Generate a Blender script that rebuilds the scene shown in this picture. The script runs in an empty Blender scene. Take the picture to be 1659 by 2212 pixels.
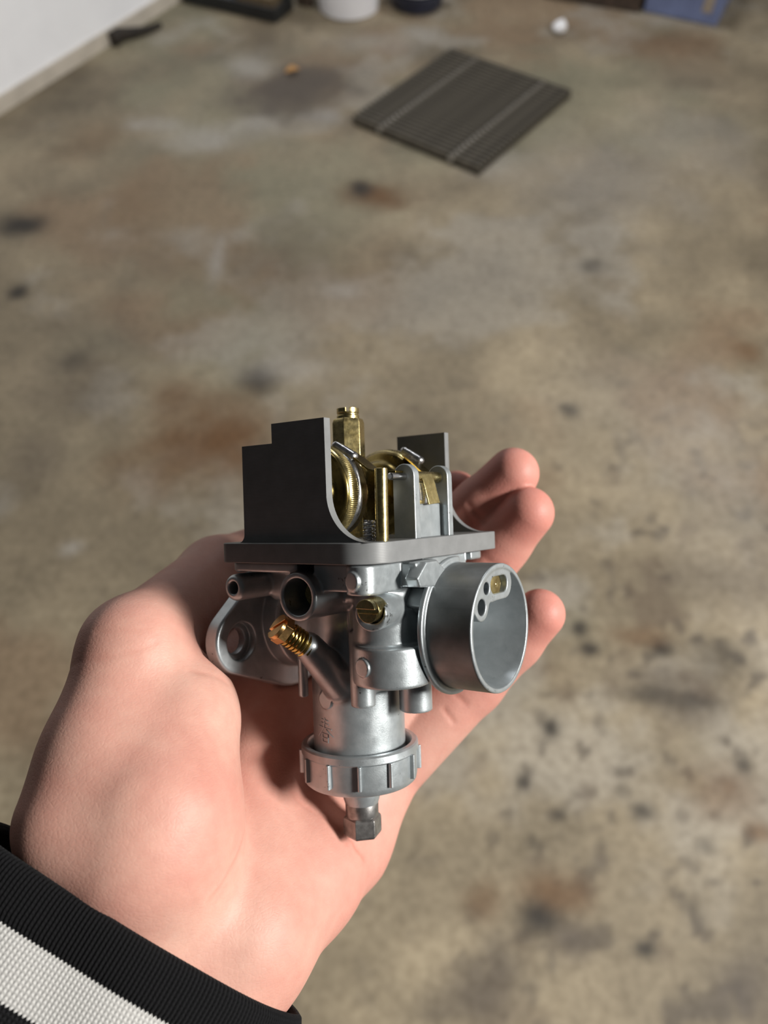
import bpy, math, random
import numpy as np
from mathutils import Vector, Matrix

# ------------------------------------------------------------------ camera, world, light, exposure
scene = bpy.context.scene
coll = scene.collection
PI = math.pi

cam_data = bpy.data.cameras.new('camera')
cam = bpy.data.objects.new('camera', cam_data)
coll.objects.link(cam)
cam.location = (0.0, 0.0, 1.45)
cam.rotation_euler = (math.radians(90 - 56), 0, 0)
cam_data.sensor_fit = 'VERTICAL'
cam_data.sensor_height = 32.0
cam_data.lens = 32.0 * 1620 / 2212
cam_data.clip_start = 0.01
cam_data.clip_end = 50
cam_data.dof.use_dof = True
cam_data.dof.focus_distance = 0.198
cam_data.dof.aperture_fstop = 9.5
scene.camera = cam

world = bpy.data.worlds.new('world')
scene.world = world
world.use_nodes = True
world.node_tree.nodes['Background'].inputs['Color'].default_value = (0.95, 0.97, 1.0, 1)
world.node_tree.nodes['Background'].inputs['Strength'].default_value = 0.025


def area_lamp(name, loc, target, sx, sy, power, color):
    d = bpy.data.lights.new(name, 'AREA')
    d.shape = 'RECTANGLE'
    d.size, d.size_y = sx, sy
    d.energy = power
    d.color = color
    o = bpy.data.objects.new(name, d)
    coll.objects.link(o)
    o.location = loc
    o.rotation_euler = (Vector(target) - Vector(loc)).to_track_quat('-Z', 'Y').to_euler()
    return o


area_lamp('ceiling_strip_light', (2.0, -0.26, 2.50), (0.1, 0.5, 0.9), 0.55, 0.35, 132, (1.0, 0.97, 0.92))
area_lamp('far_ceiling_light', (0.7, 3.6, 2.7), (-0.3, 3.3, 0.0), 0.8, 0.3, 30, (0.96, 0.97, 1.0))

scene.view_settings.view_transform = 'Standard'
scene.view_settings.look = 'None'
scene.view_settings.gamma = 1.0
scene.view_settings.use_curve_mapping = False
scene.view_settings.exposure = 0.0

# ------------------------------------------------------------------ measured placement
U = 0.75e-3          # one carburetor unit in metres
CARB_ROT = [[0.818801, 0.573119, -0.033155], [-0.300708, 0.477377, 0.825643], [0.489019, -0.666067, 0.563219]]
CARB_LOC = [-0.00283, 0.08992, 1.29353]
THUMB_CHAIN = [(-89.3, -48.4, -84.3, 21.5), (-99.6, -17.4, -32.2, 18.7), (-103.7, -11.8, -31.2, 17.5)]
THUMB_WEB = [(-100.5, -14.4, -35.4, 18.0), (-87.5, -9.1, -53.6, 21.0)]
THUMB_DISTAL = [(-105.7, -10.7, -31.1, 18.0), (-120.1, 44.0, -9.8, 16.6), (-126.8, 88.2, -2.9, 16.2)]
THENAR = [(-74.8, -34.7, -94.1, 28.3), (-76.1, -29.4, -85.2, 28.6), (-85.2, -10.0, -61.3, 21.7)]
THENAR_TOP = [(-91.7, -35.3, -66.8, 21.5), (-80.6, -16.5, -63.7, 19.5)]
RIDGE = [(-75.3, 7.6, -117.9, 23.3), (-84.9, 29.1, -89.4, 14.7), (-90.8, 53.2, -63.5, 16.6)]
WEB_DEEP = [(-115.3, 19.0, -56.8, 18.3), (-100.3, 61.3, -44.9, 18.9)]
HEEL = [(-83.2, -15.1, -120.8, 28.1), (-76.3, 28.8, -126.9, 23.8)]
HYPOTHENAR = [(-65.5, -0.3, -134.6, 29.5), (-68.6, 34.2, -130.2, 25.5), (-72.7, 64.3, -127.7, 24.0), (-63.5, 91.6, -101.6, 18.7)]
PALM_A = [(-95.4, -16.4, -132.3, 29.6), (-109.1, 35.3, -100.7, 22.5), (-92.3, 65.8, -32.2, 19.3)]
PALM_B = [(-95.4, -16.4, -132.3, 29.6), (-97.7, 55.4, -107.1, 23.2), (-72.2, 81.0, -46.1, 19.3)]
PALM_C = [(-79.7, -7.8, -135.2, 27.7), (-84.6, 65.8, -112.3, 23.3), (-61.0, 93.6, -71.3, 18.5)]
WRIST = [(-83.6, -25.1, -121.5, 30.6), (-90.6, -58.3, -159.3, 31.0)]
WRIST_ULNAR = [(-68.3, -4.8, -140.2, 28.1), (-73.9, -40.7, -176.7, 29.3)]
PINKY = [(-63.5, 91.6, -101.6, 19.1), (-28.8, 116.2, -64.3, 14.8), (-9.2, 121.4, -44.8, 12.4), (3.7, 122.0, -31.6, 11.3)]
RING = [(-64.4, 98.5, -70.6, 18.6), (-42.1, 129.0, -29.1, 16.4), (-19.4, 132.9, 0.4, 13.8), (-4.7, 131.1, 13.9, 12.3)]
MIDDLE = [(-81.9, 93.7, -46.8, 19.3), (-58.0, 130.3, -4.1, 16.4), (-30.7, 134.9, 18.5, 13.4), (-13.3, 134.9, 32.8, 12.4)]
INDEX = [(-105.0, 80.1, -32.7, 19.4), (-83.4, 134.5, 0.4, 16.2), (-61.7, 142.4, 16.9, 13.1), (-50.7, 145.4, 24.5, 12.0)]
CREASES = [
    ([(-67.8, 10.6, -78.1), (-60.7, -0.3, -85.5), (-57.7, -10.5, -93.0), (-56.9, -22.1, -98.8), (-59.5, -30.1, -103.2)], 1.2, 0.45),
    ([(-39.9, 44.6, -107.7), (-35.2, 47.8, -114.9), (-33.5, 51.5, -121.9)], 1.2, 0.8),
    ([(-108.3, -33.3, -38.6), (-91.1, -33.4, -32.5), (-80.4, -29.6, -28.0), (-76.0, -24.1, -25.8)], 1.1, 0.22),
    ([(-96.8, -33.8, -23.3), (-82.8, -31.3, -19.8), (-76.2, -26.6, -18.1)], 1.0, 0.15),
    ([(-31.0, 93.8, -72.9), (-25.4, 94.0, -78.4)], 1.2, 0.5),
    ([(-26.6, 96.9, -65.9), (-21.1, 97.1, -71.4)], 1.2, 0.4),
    ([(-29.4, 116.2, 18.7), (-22.5, 121.1, 10.9)], 1.2, 0.45),
    ([(-31.3, 114.9, 14.5), (-25.3, 119.1, 6.6)], 1.2, 0.35),
    ([(-18.8, 114.9, -8.2), (-10.2, 121.0, -12.8)], 1.2, 0.35),
    ([(-62.3, 29.1, -90.1), (-54.9, 36.6, -108.0), (-48.5, 38.6, -116.6)], 1.4, 0.35),
    ([(-70.9, -13.3, -36.4), (-70.1, -6.6, -41.3), (-69.0, 0.2, -45.7)], 1.2, 0.3),
]
CUFF_CENTRE = (-91.7, -25.9, -125.1)
CUFF_AXES = [(-0.1436, -0.6492, -0.7469), (0.6884, 0.4767, -0.5467), (0.7109, -0.5927, 0.3785)]
VIEW_ROT = [[0.8188, 0.57312, -0.03315], [-0.02416, -0.0233, -0.99944], [-0.57357, 0.81914, -0.00524]]
STAINS = [
    (-1.142, 2.069, 0.061, 0.053, 0.9, 'oil'),
    (-1.065, 1.757, 0.027, 0.037, 0.9, 'oil'),
    (-0.83, 1.469, 0.037, 0.035, 0.5, 'oil'),
    (-0.335, 1.384, 0.051, 0.054, 0.75, 'oil'),
    (-0.029, 2.229, 0.09, 0.062, 0.8, 'rust'),
    (-0.075, 2.259, 0.033, 0.042, 0.8, 'oil'),
    (0.031, 2.178, 0.032, 0.035, 0.5, 'rust'),
    (-0.415, 1.195, 0.138, 0.108, 0.9, 'rust'),
    (-0.541, 1.335, 0.054, 0.057, 0.5, 'rust'),
    (0.476, 1.29, 0.026, 0.026, 0.7, 'oil'),
    (0.415, 0.679, 0.018, 0.019, 0.9, 'oil'),
    (0.428, 0.632, 0.017, 0.016, 0.85, 'oil'),
    (0.326, 0.472, 0.018, 0.02, 0.9, 'oil'),
    (0.261, 0.366, 0.014, 0.016, 0.9, 'oil'),
    (0.578, 0.637, 0.028, 0.023, 0.8, 'oil'),
    (0.544, 0.663, 0.058, 0.023, 0.5, 'rust'),
    (0.561, 0.557, 0.103, 0.039, 0.5, 'grease'),
    (0.528, 0.532, 0.056, 0.018, 0.6, 'oil'),
    (0.595, 0.499, 0.055, 0.029, 0.5, 'grease'),
    (0.323, 0.313, 0.012, 0.013, 0.6, 'oil'),
    (0.472, 0.313, 0.022, 0.016, 0.7, 'oil'),
    (0.444, 0.345, 0.017, 0.015, 0.4, 'oil'),
    (0.267, 0.261, 0.011, 0.011, 0.5, 'oil'),
    (0.298, 0.179, 0.056, 0.037, 0.7, 'rust'),
    (0.269, 0.137, 0.039, 0.028, 0.8, 'oil'),
    (0.319, 0.102, 0.039, 0.028, 0.75, 'grease'),
    (0.438, 0.092, 0.018, 0.012, 0.95, 'oil'),
    (0.387, 0.231, 0.018, 0.016, 0.6, 'grease'),
    (0.168, 0.165, 0.032, 0.029, 0.5, 'rust'),
    (0.192, 0.076, 0.031, 0.04, 0.6, 'grease'),
    (0.143, 0.03, 0.046, 0.039, 0.6, 'grease'),
    (0.984, 1.504, 0.038, 0.04, 0.6, 'rust'),
    (0.593, 0.05, 0.045, 0.039, 0.6, 'grease'),
    (0.632, 0.358, 0.07, 0.051, 0.45, 'rust'),
    (0.68, 0.281, 0.025, 0.02, 0.6, 'rust'),
    (0.683, 0.4, 0.015, 0.016, 0.7, 'oil'),
    (0.624, 1.866, 0.042, 0.03, 0.5, 'oil'),
    (-0.764, 1.54, 0.179, 0.132, 0.35, 'grease'),
    (-0.817, 1.335, 0.144, 0.1, 0.3, 'grease'),
    (-0.331, 2.906, 0.21, 0.213, 0.85, 'grease'),
    (-0.321, 2.758, 0.119, 0.065, 0.4, 'grease'),
    (-0.175, 1.772, 0.203, 0.193, 0.3, 'rust'),
    (-0.321, 1.898, 0.168, 0.183, 0.25, 'grease'),
    (-0.53, 1.122, 0.135, 0.088, 0.4, 'rust'),
    (-0.869, 1.122, 0.068, 0.088, 0.4, 'grease'),
    (-0.649, 2.558, 0.146, 0.066, 0.5, 'pale'),
    (-0.827, 2.648, 0.099, 0.043, 0.4, 'pale'),
    (-0.448, 2.663, 0.067, 0.05, 0.4, 'pale'),
    (-0.217, 2.71, 0.067, 0.038, 0.45, 'pale'),
    (-0.502, 1.898, 0.022, 0.112, 0.45, 'pale'),
    (-0.272, 1.435, 0.124, 0.052, 0.35, 'pale'),
    (-0.134, 1.761, 0.054, 0.037, 0.35, 'pale'),
    (0.363, 2.415, 0.095, 0.085, 0.4, 'pale'),
    (-0.71, 0.878, 0.023, 0.018, 0.5, 'pale'),
    (-0.523, 3.082, 0.072, 0.093, 0.5, 'pale'),
    (0.719, 2.28, 0.245, 0.249, 0.3, 'pale'),
    (1.09, 2.558, 0.195, 0.216, 0.25, 'pale'),
    (1.18, 3.271, 0.168, 0.12, 0.45, 'rust'),
    (1.186, 2.975, 0.159, 0.107, 0.35, 'grease'),
    (0.791, 0.986, 0.13, 0.285, 0.2, 'pale'),
    (-0.796, 2.203, 0.091, 0.157, 0.25, 'rust'),
    (-1.039, 2.558, 0.097, 0.121, 0.35, 'rust'),
    (-0.018, 3.252, 0.187, 0.079, 0.3, 'pale'),
    (0.143, 3.351, 0.076, 0.065, 0.4, 'pale'),
    (0.321, 1.053, 0.089, 0.084, 0.2, 'rust'),
    (0.674, 1.271, 0.236, 0.198, 0.15, 'pale'),
    (0.724, 0.801, 0.122, 0.071, 0.35, 'grease'),
    (0.697, 0.616, 0.058, 0.042, 0.4, 'oil'),
    (0.534, 0.158, 0.024, 0.021, 0.3, 'oil'),
    (0.573, 0.254, 0.016, 0.015, 0.5, 'oil'),
    (0.608, 0.518, 0.056, 0.013, 0.5, 'oil'),
    (0.351, 0.596, 0.057, 0.041, 0.15, 'rust'),
    (-0.74, 1.898, 0.168, 0.136, 0.2, 'grease'),
    (0.097, 0.012, 0.06, 0.025, 0.4, 'grease'),
]

CARB_M = Matrix([CARB_ROT[i] + [CARB_LOC[i]] for i in range(3)] + [[0, 0, 0, 1]])


# ------------------------------------------------------------------ materials
def new_mat(name):
    m = bpy.data.materials.new(name)
    m.use_nodes = True
    nt = m.node_tree
    return m, nt, nt.nodes['Principled BSDF']


def nd(nt, kind, **kw):
    n = nt.nodes.new(kind)
    for k, v in kw.items():
        if k in n.inputs:
            n.inputs[k].default_value = v
        else:
            setattr(n, k, v)
    return n


def ramp(nt, fac, stops):
    r = nt.nodes.new('ShaderNodeValToRGB')
    els = r.color_ramp.elements
    while len(els) < len(stops):
        els.new(0.5)
    for e, (p, c) in zip(els, stops):
        e.position = p
        e.color = tuple(c) + (1,) if len(c) == 3 else c
    nt.links.new(fac, r.inputs[0])
    return r.outputs[0]


def obj_coords(nt, scale=(1, 1, 1)):
    tc = nt.nodes.new('ShaderNodeTexCoord')
    mp = nt.nodes.new('ShaderNodeMapping')
    mp.inputs['Scale'].default_value = scale
    nt.links.new(tc.outputs['Object'], mp.inputs['Vector'])
    return mp.outputs['Vector']


def noise(nt, vec, scale, detail=4, rough=0.55):
    n = nt.nodes.new('ShaderNodeTexNoise')
    n.inputs['Scale'].default_value = scale
    n.inputs['Detail'].default_value = detail
    n.inputs['Roughness'].default_value = rough
    nt.links.new(vec, n.inputs['Vector'])
    return n.outputs['Fac']


def bump(nt, height, strength, dist, normal=None):
    b = nt.nodes.new('ShaderNodeBump')
    b.inputs['Strength'].default_value = strength
    b.inputs['Distance'].default_value = dist
    nt.links.new(height, b.inputs['Height'])
    if normal is not None:
        nt.links.new(normal, b.inputs['Normal'])
    return b.outputs['Normal']


def metal(name, c1, c2, rough, metallic=1.0, nscale=300, bstr=0.15, rvar=0.12, bscale=2500):
    m, nt, b = new_mat(name)
    v = obj_coords(nt)
    n = noise(nt, v, nscale)
    nt.links.new(ramp(nt, n, [(0.3, c1), (0.7, c2)]), b.inputs['Base Color'])
    r = nt.nodes.new('ShaderNodeMapRange')
    r.inputs['To Min'].default_value = rough - rvar
    r.inputs['To Max'].default_value = rough + rvar
    nt.links.new(noise(nt, v, nscale * 1.7), r.inputs['Value'])
    nt.links.new(r.outputs['Result'], b.inputs['Roughness'])
    b.inputs['Metallic'].default_value = metallic
    if bstr:
        nt.links.new(bump(nt, noise(nt, v, bscale, 2), bstr, 0.00006), b.inputs['Normal'])
    return m


def plain(name, col, rough=0.6, metallic=0.0, var=0.12, nscale=30, bstr=0.0):
    m, nt, b = new_mat(name)
    v = obj_coords(nt)
    lo = tuple(c * (1 - var) for c in col)
    hi = tuple(min(1, c * (1 + var)) for c in col)
    n = noise(nt, v, nscale)
    nt.links.new(ramp(nt, n, [(0.3, lo), (0.7, hi)]), b.inputs['Base Color'])
    b.inputs['Roughness'].default_value = rough
    b.inputs['Metallic'].default_value = metallic
    if bstr:
        nt.links.new(bump(nt, noise(nt, v, nscale * 8), bstr, 0.001), b.inputs['Normal'])
    return m


ZINC = metal('cast_zinc', (0.36, 0.395, 0.41), (0.45, 0.485, 0.50), 0.38, 0.72, 250, 0.35)
ZINC_DARK = metal('turned_zinc', (0.44, 0.47, 0.48), (0.54, 0.57, 0.58), 0.36, 0.85, 160, 0.2)
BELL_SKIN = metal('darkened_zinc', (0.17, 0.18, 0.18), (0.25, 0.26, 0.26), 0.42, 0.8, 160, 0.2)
BRASS = metal('brass', (0.46, 0.36, 0.15), (0.58, 0.485, 0.235), 0.27, 1.0, 400, 0.2)
BRASS_OLD = metal('tarnished_brass', (0.13, 0.092, 0.028), (0.26, 0.20, 0.072), 0.28, 1.0, 220, 0.15)
COPPER_BRASS = metal('reddish_brass', (0.62, 0.36, 0.14), (0.72, 0.45, 0.18), 0.32, 1.0, 400, 0.2)
SOLDER = metal('solder', (0.34, 0.34, 0.34), (0.56, 0.56, 0.56), 0.30, 1.0, 600, 0.5)
STEEL = metal('bright_steel', (0.55, 0.55, 0.56), (0.65, 0.65, 0.66), 0.22, 1.0, 300, 0.0)
STEEL_DARK = metal('oiled_steel', (0.17, 0.165, 0.16), (0.36, 0.35, 0.34), 0.34, 0.85, 380, 0.3)
SPRING_GOLD = metal('gold_spring_wire', (0.42, 0.30, 0.08), (0.55, 0.42, 0.14), 0.22, 1.0, 400, 0.0)
BLACK_HOLE = plain('bore_shadow', (0.02, 0.02, 0.02), 0.8)


def add_grime(m, thr):
    nt = m.node_tree
    b = nt.nodes['Principled BSDF']
    src = b.inputs['Base Color'].links[0].from_socket
    v = obj_coords(nt)
    n = noise(nt, v, 900, 3, 0.6)
    big = noise(nt, v, 90, 3, 0.5)
    ml = nd(nt, 'ShaderNodeMath', operation='MULTIPLY')
    nt.links.new(n, ml.inputs[0])
    nt.links.new(big, ml.inputs[1])
    mx = nd(nt, 'ShaderNodeMixRGB', blend_type='MIX')
    nt.links.new(ramp(nt, ml.outputs[0], [(thr, (0, 0, 0)), (thr + 0.05, (0.8, 0.8, 0.8))]), mx.inputs[0])
    nt.links.new(src, mx.inputs[1])
    mx.inputs[2].default_value = (0.05, 0.045, 0.04, 1)
    nt.links.new(mx.outputs[0], b.inputs['Base Color'])


add_grime(ZINC, 0.405)


def printed_plastic():
    m, nt, b = new_mat('printed_grey_plastic')
    v = obj_coords(nt)
    w = nt.nodes.new('ShaderNodeTexWave')
    w.bands_direction = 'Z'
    w.inputs['Scale'].default_value = 1 / (0.0002) / 6.2832 * 1.0
    w.inputs['Distortion'].default_value = 0.3
    nt.links.new(v, w.inputs['Vector'])
    nt.links.new(bump(nt, w.outputs['Fac'], 0.25, 0.00003), b.inputs['Normal'])
    nt.links.new(ramp(nt, noise(nt, v, 200), [(0.3, (0.145, 0.149, 0.150)), (0.7, (0.175, 0.179, 0.180))]), b.inputs['Base Color'])
    b.inputs['Roughness'].default_value = 0.42
    b.inputs['Specular IOR Level'].default_value = 0.35
    return m


PLA = printed_plastic()


def skin_mat():
    m, nt, b = new_mat('skin')
    v = obj_coords(nt)
    n1 = noise(nt, v, 38, 5)
    c1 = ramp(nt, n1, [(0.30, (0.50, 0.245, 0.195)), (0.5, (0.52, 0.28, 0.222)), (0.70, (0.535, 0.32, 0.255))])
    n2 = noise(nt, v, 260, 3)
    mix = nd(nt, 'ShaderNodeMixRGB', blend_type='MULTIPLY')
    mix.inputs[0].default_value = 0.35
    nt.links.new(c1, mix.inputs[1])
    nt.links.new(ramp(nt, n2, [(0.3, (0.80, 0.70, 0.70)), (0.7, (1, 1, 1))]), mix.inputs[2])
    # reddening attribute towards the finger tips and creases
    at = nd(nt, 'ShaderNodeAttribute', attribute_name='flush')
    mx = nd(nt, 'ShaderNodeMixRGB', blend_type='MIX')
    nt.links.new(at.outputs['Fac'], mx.inputs[0])
    nt.links.new(mix.outputs[0], mx.inputs[1])
    mx.inputs[2].default_value = (0.50, 0.165, 0.135, 1)
    cr = nd(nt, 'ShaderNodeAttribute', attribute_name='crease')
    mc = nd(nt, 'ShaderNodeMixRGB', blend_type='MIX')
    nt.links.new(cr.outputs['Fac'], mc.inputs[0])
    nt.links.new(mx.outputs[0], mc.inputs[1])
    mc.inputs[2].default_value = (0.42, 0.14, 0.10, 1)
    nt.links.new(mc.outputs[0], b.inputs['Base Color'])
    b.inputs['Roughness'].default_value = 0.52
    b.inputs['Specular IOR Level'].default_value = 0.26
    b.inputs['Subsurface Weight'].default_value = 0.15
    b.inputs['Subsurface Radius'].default_value = (1.0, 0.30, 0.18)
    b.inputs['Subsurface Scale'].default_value = 0.0035
    # two families of fine skin furrows plus pores
    vo = nd(nt, 'ShaderNodeTexVoronoi', feature='DISTANCE_TO_EDGE')
    vo.inputs['Scale'].default_value = 800
    nt.links.new(v, vo.inputs['Vector'])
    v2 = obj_coords(nt, (1.0, 1.0, 3.0))
    vo2 = nd(nt, 'ShaderNodeTexVoronoi', feature='DISTANCE_TO_EDGE')
    vo2.inputs['Scale'].default_value = 330
    nt.links.new(v2, vo2.inputs['Vector'])
    e1 = ramp(nt, vo.outputs['Distance'], [(0.0, (0, 0, 0)), (0.25, (1, 1, 1))])
    e2 = ramp(nt, vo2.outputs['Distance'], [(0.0, (0, 0, 0)), (0.12, (1, 1, 1))])
    n_a = bump(nt, e1, 0.18, 0.0001)
    n_b = bump(nt, e2, 0.12, 0.00012, n_a)
    nt.links.new(n_b, b.inputs['Normal'])
    return m


SKIN = skin_mat()


def knit_mat(name, c1, c2, rows=0.4, amp=0.9, lo=0.1):
    m, nt, b = new_mat(name)
    at = nd(nt, 'ShaderNodeUVMap')
    mp = nd(nt, 'ShaderNodeMapping')
    nt.links.new(at.outputs[0], mp.inputs['Vector'])
    mp.inputs['Scale'].default_value = (1, 1, 1)
    sep = nd(nt, 'ShaderNodeSeparateXYZ')
    nt.links.new(mp.outputs[0], sep.inputs[0])
    # V-stitches: |sin| across plus slanted rows
    def math_n(op, a, bval=None):
        n = nd(nt, 'ShaderNodeMath', operation=op)
        if isinstance(a, (int, float)):
            n.inputs[0].default_value = a
        else:
            nt.links.new(a, n.inputs[0])
        if bval is not None:
            if isinstance(bval, (int, float)):
                n.inputs[1].default_value = bval
            else:
                nt.links.new(bval, n.inputs[1])
        return n.outputs[0]
    su = math_n('SINE', math_n('MULTIPLY', sep.outputs[0], 2 * PI))
    au = math_n('ABSOLUTE', math_n('SINE', math_n('MULTIPLY', sep.outputs[0], PI)))
    row = math_n('ADD', math_n('MULTIPLY', sep.outputs[1], 2 * PI), math_n('MULTIPLY', au, 2.2))
    rs = math_n('SINE', row)
    hgt = math_n('ADD', math_n('MULTIPLY', au, 0.6), math_n('MULTIPLY', rs, rows))
    fz = noise(nt, obj_coords(nt), 2600, 3)
    hh = math_n('ADD', hgt, math_n('MULTIPLY', fz, 0.6))
    nt.links.new(bump(nt, hh, amp, 0.00035), b.inputs['Normal'])
    nt.links.new(ramp(nt, math_n('MULTIPLY', hh, 0.7), [(0.1, c1), (0.8, c2)]), b.inputs['Base Color'])
    b.inputs['Roughness'].default_value = 0.92
    b.inputs['Specular IOR Level'].default_value = 0.08
    b.inputs['Sheen Weight'].default_value = 0.03
    return m


KNIT_BLACK = knit_mat('black_knit', (0.003, 0.003, 0.0035), (0.010, 0.010, 0.011))
KNIT_WHITE = knit_mat('white_knit', (0.30, 0.295, 0.285), (0.47, 0.465, 0.45), 0.3, 0.5)
KNIT_CUFF = knit_mat('black_rib_knit', (0.003, 0.003, 0.0035), (0.009, 0.009, 0.010), 0.12, 0.8)


def floor_mat():
    m, nt, b = new_mat('stained_concrete')
    at = nd(nt, 'ShaderNodeAttribute', attribute_name='stain')
    v = obj_coords(nt)
    n1 = noise(nt, v, 55, 6, 0.6)
    mul = nd(nt, 'ShaderNodeMixRGB', blend_type='MULTIPLY')
    mul.inputs[0].default_value = 0.55
    nt.links.new(at.outputs['Color'], mul.inputs[1])
    nt.links.new(ramp(nt, n1, [(0.32, (0.55, 0.52, 0.48)), (0.62, (1.1, 1.1, 1.1))]), mul.inputs[2])
    nt.links.new(mul.outputs[0], b.inputs['Base Color'])
    b.inputs['Roughness'].default_value = 0.62
    b.inputs['Specular IOR Level'].default_value = 0.3
    nt.links.new(bump(nt, noise(nt, v, 120, 5), 0.3, 0.002), b.inputs['Normal'])
    return m


FLOOR = floor_mat()
WALL = plain('white_painted_wall', (0.88, 0.885, 0.91), 0.7, 0, 0.03, 8, 0.1)
BASEBOARD = plain('cream_painted_board', (0.52, 0.47, 0.40), 0.6, 0, 0.1, 14)
GRATE = plain('rusty_dark_steel', (0.105, 0.092, 0.072), 0.6, 0.2, 0.35, 40)
GRATE_ROD = plain('worn_rod_steel', (0.42, 0.40, 0.37), 0.45, 0.4, 0.25, 60)
PIT_SHADE = plain('pit_shade', (0.022, 0.019, 0.016), 0.9, 0, 0.5, 20)  # near-black colour standing in for the shade between grate bars
BUCKET = plain('white_bucket_plastic', (0.80, 0.80, 0.84), 0.4, 0, 0.04, 10)
BIN_BLUE = plain('blue_bin_plastic', (0.15, 0.185, 0.33), 0.4, 0, 0.15, 14)
NAVY = plain('navy_plastic', (0.018, 0.022, 0.042), 0.45, 0, 0.25, 14)
BLACK_PLASTIC = plain('black_plastic', (0.012, 0.013, 0.014), 0.5, 0, 0.3, 20)
CARDBOARD = plain('brown_cardboard', (0.12, 0.085, 0.045), 0.8, 0, 0.3, 30)
DARK_WOOD = plain('dark_brown_wood', (0.050, 0.033, 0.023), 0.7, 0, 0.4, 30)
GREY_PLASTIC = plain('grey_plastic', (0.16, 0.17, 0.20), 0.5, 0, 0.2, 20)
LABEL_TAN = plain('tan_label', (0.30, 0.25, 0.20), 0.7, 0, 0.15, 60)
PAPER = plain('white_paper', (0.82, 0.82, 0.84), 0.8, 0, 0.05, 40)
LEAF = plain('dry_orange_leaf', (0.40, 0.22, 0.08), 0.8, 0, 0.25, 60)
BARK = plain('wet_black_bark', (0.018, 0.013, 0.009), 0.8, 0, 0.5, 40)


# ------------------------------------------------------------------ scene helpers
def tag(o, label=None, cat=None, group=None, kind=None):
    for k, v in (('label', label), ('category', cat), ('group', group), ('kind', kind)):
        if v:
            o[k] = v
    return o


def empty(name, matrix=None):
    o = bpy.data.objects.new(name, None)
    o.empty_display_size = 0.02
    coll.objects.link(o)
    if matrix is not None:
        o.matrix_world = matrix
    return o


def link(name, me, mat, parent=None, matrix=None):
    me.materials.append(mat)
    o = bpy.data.objects.new(name, me)
    coll.objects.link(o)
    if parent is not None:
        o.parent = parent
    elif matrix is not None:
        o.matrix_world = matrix
    return o


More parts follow.
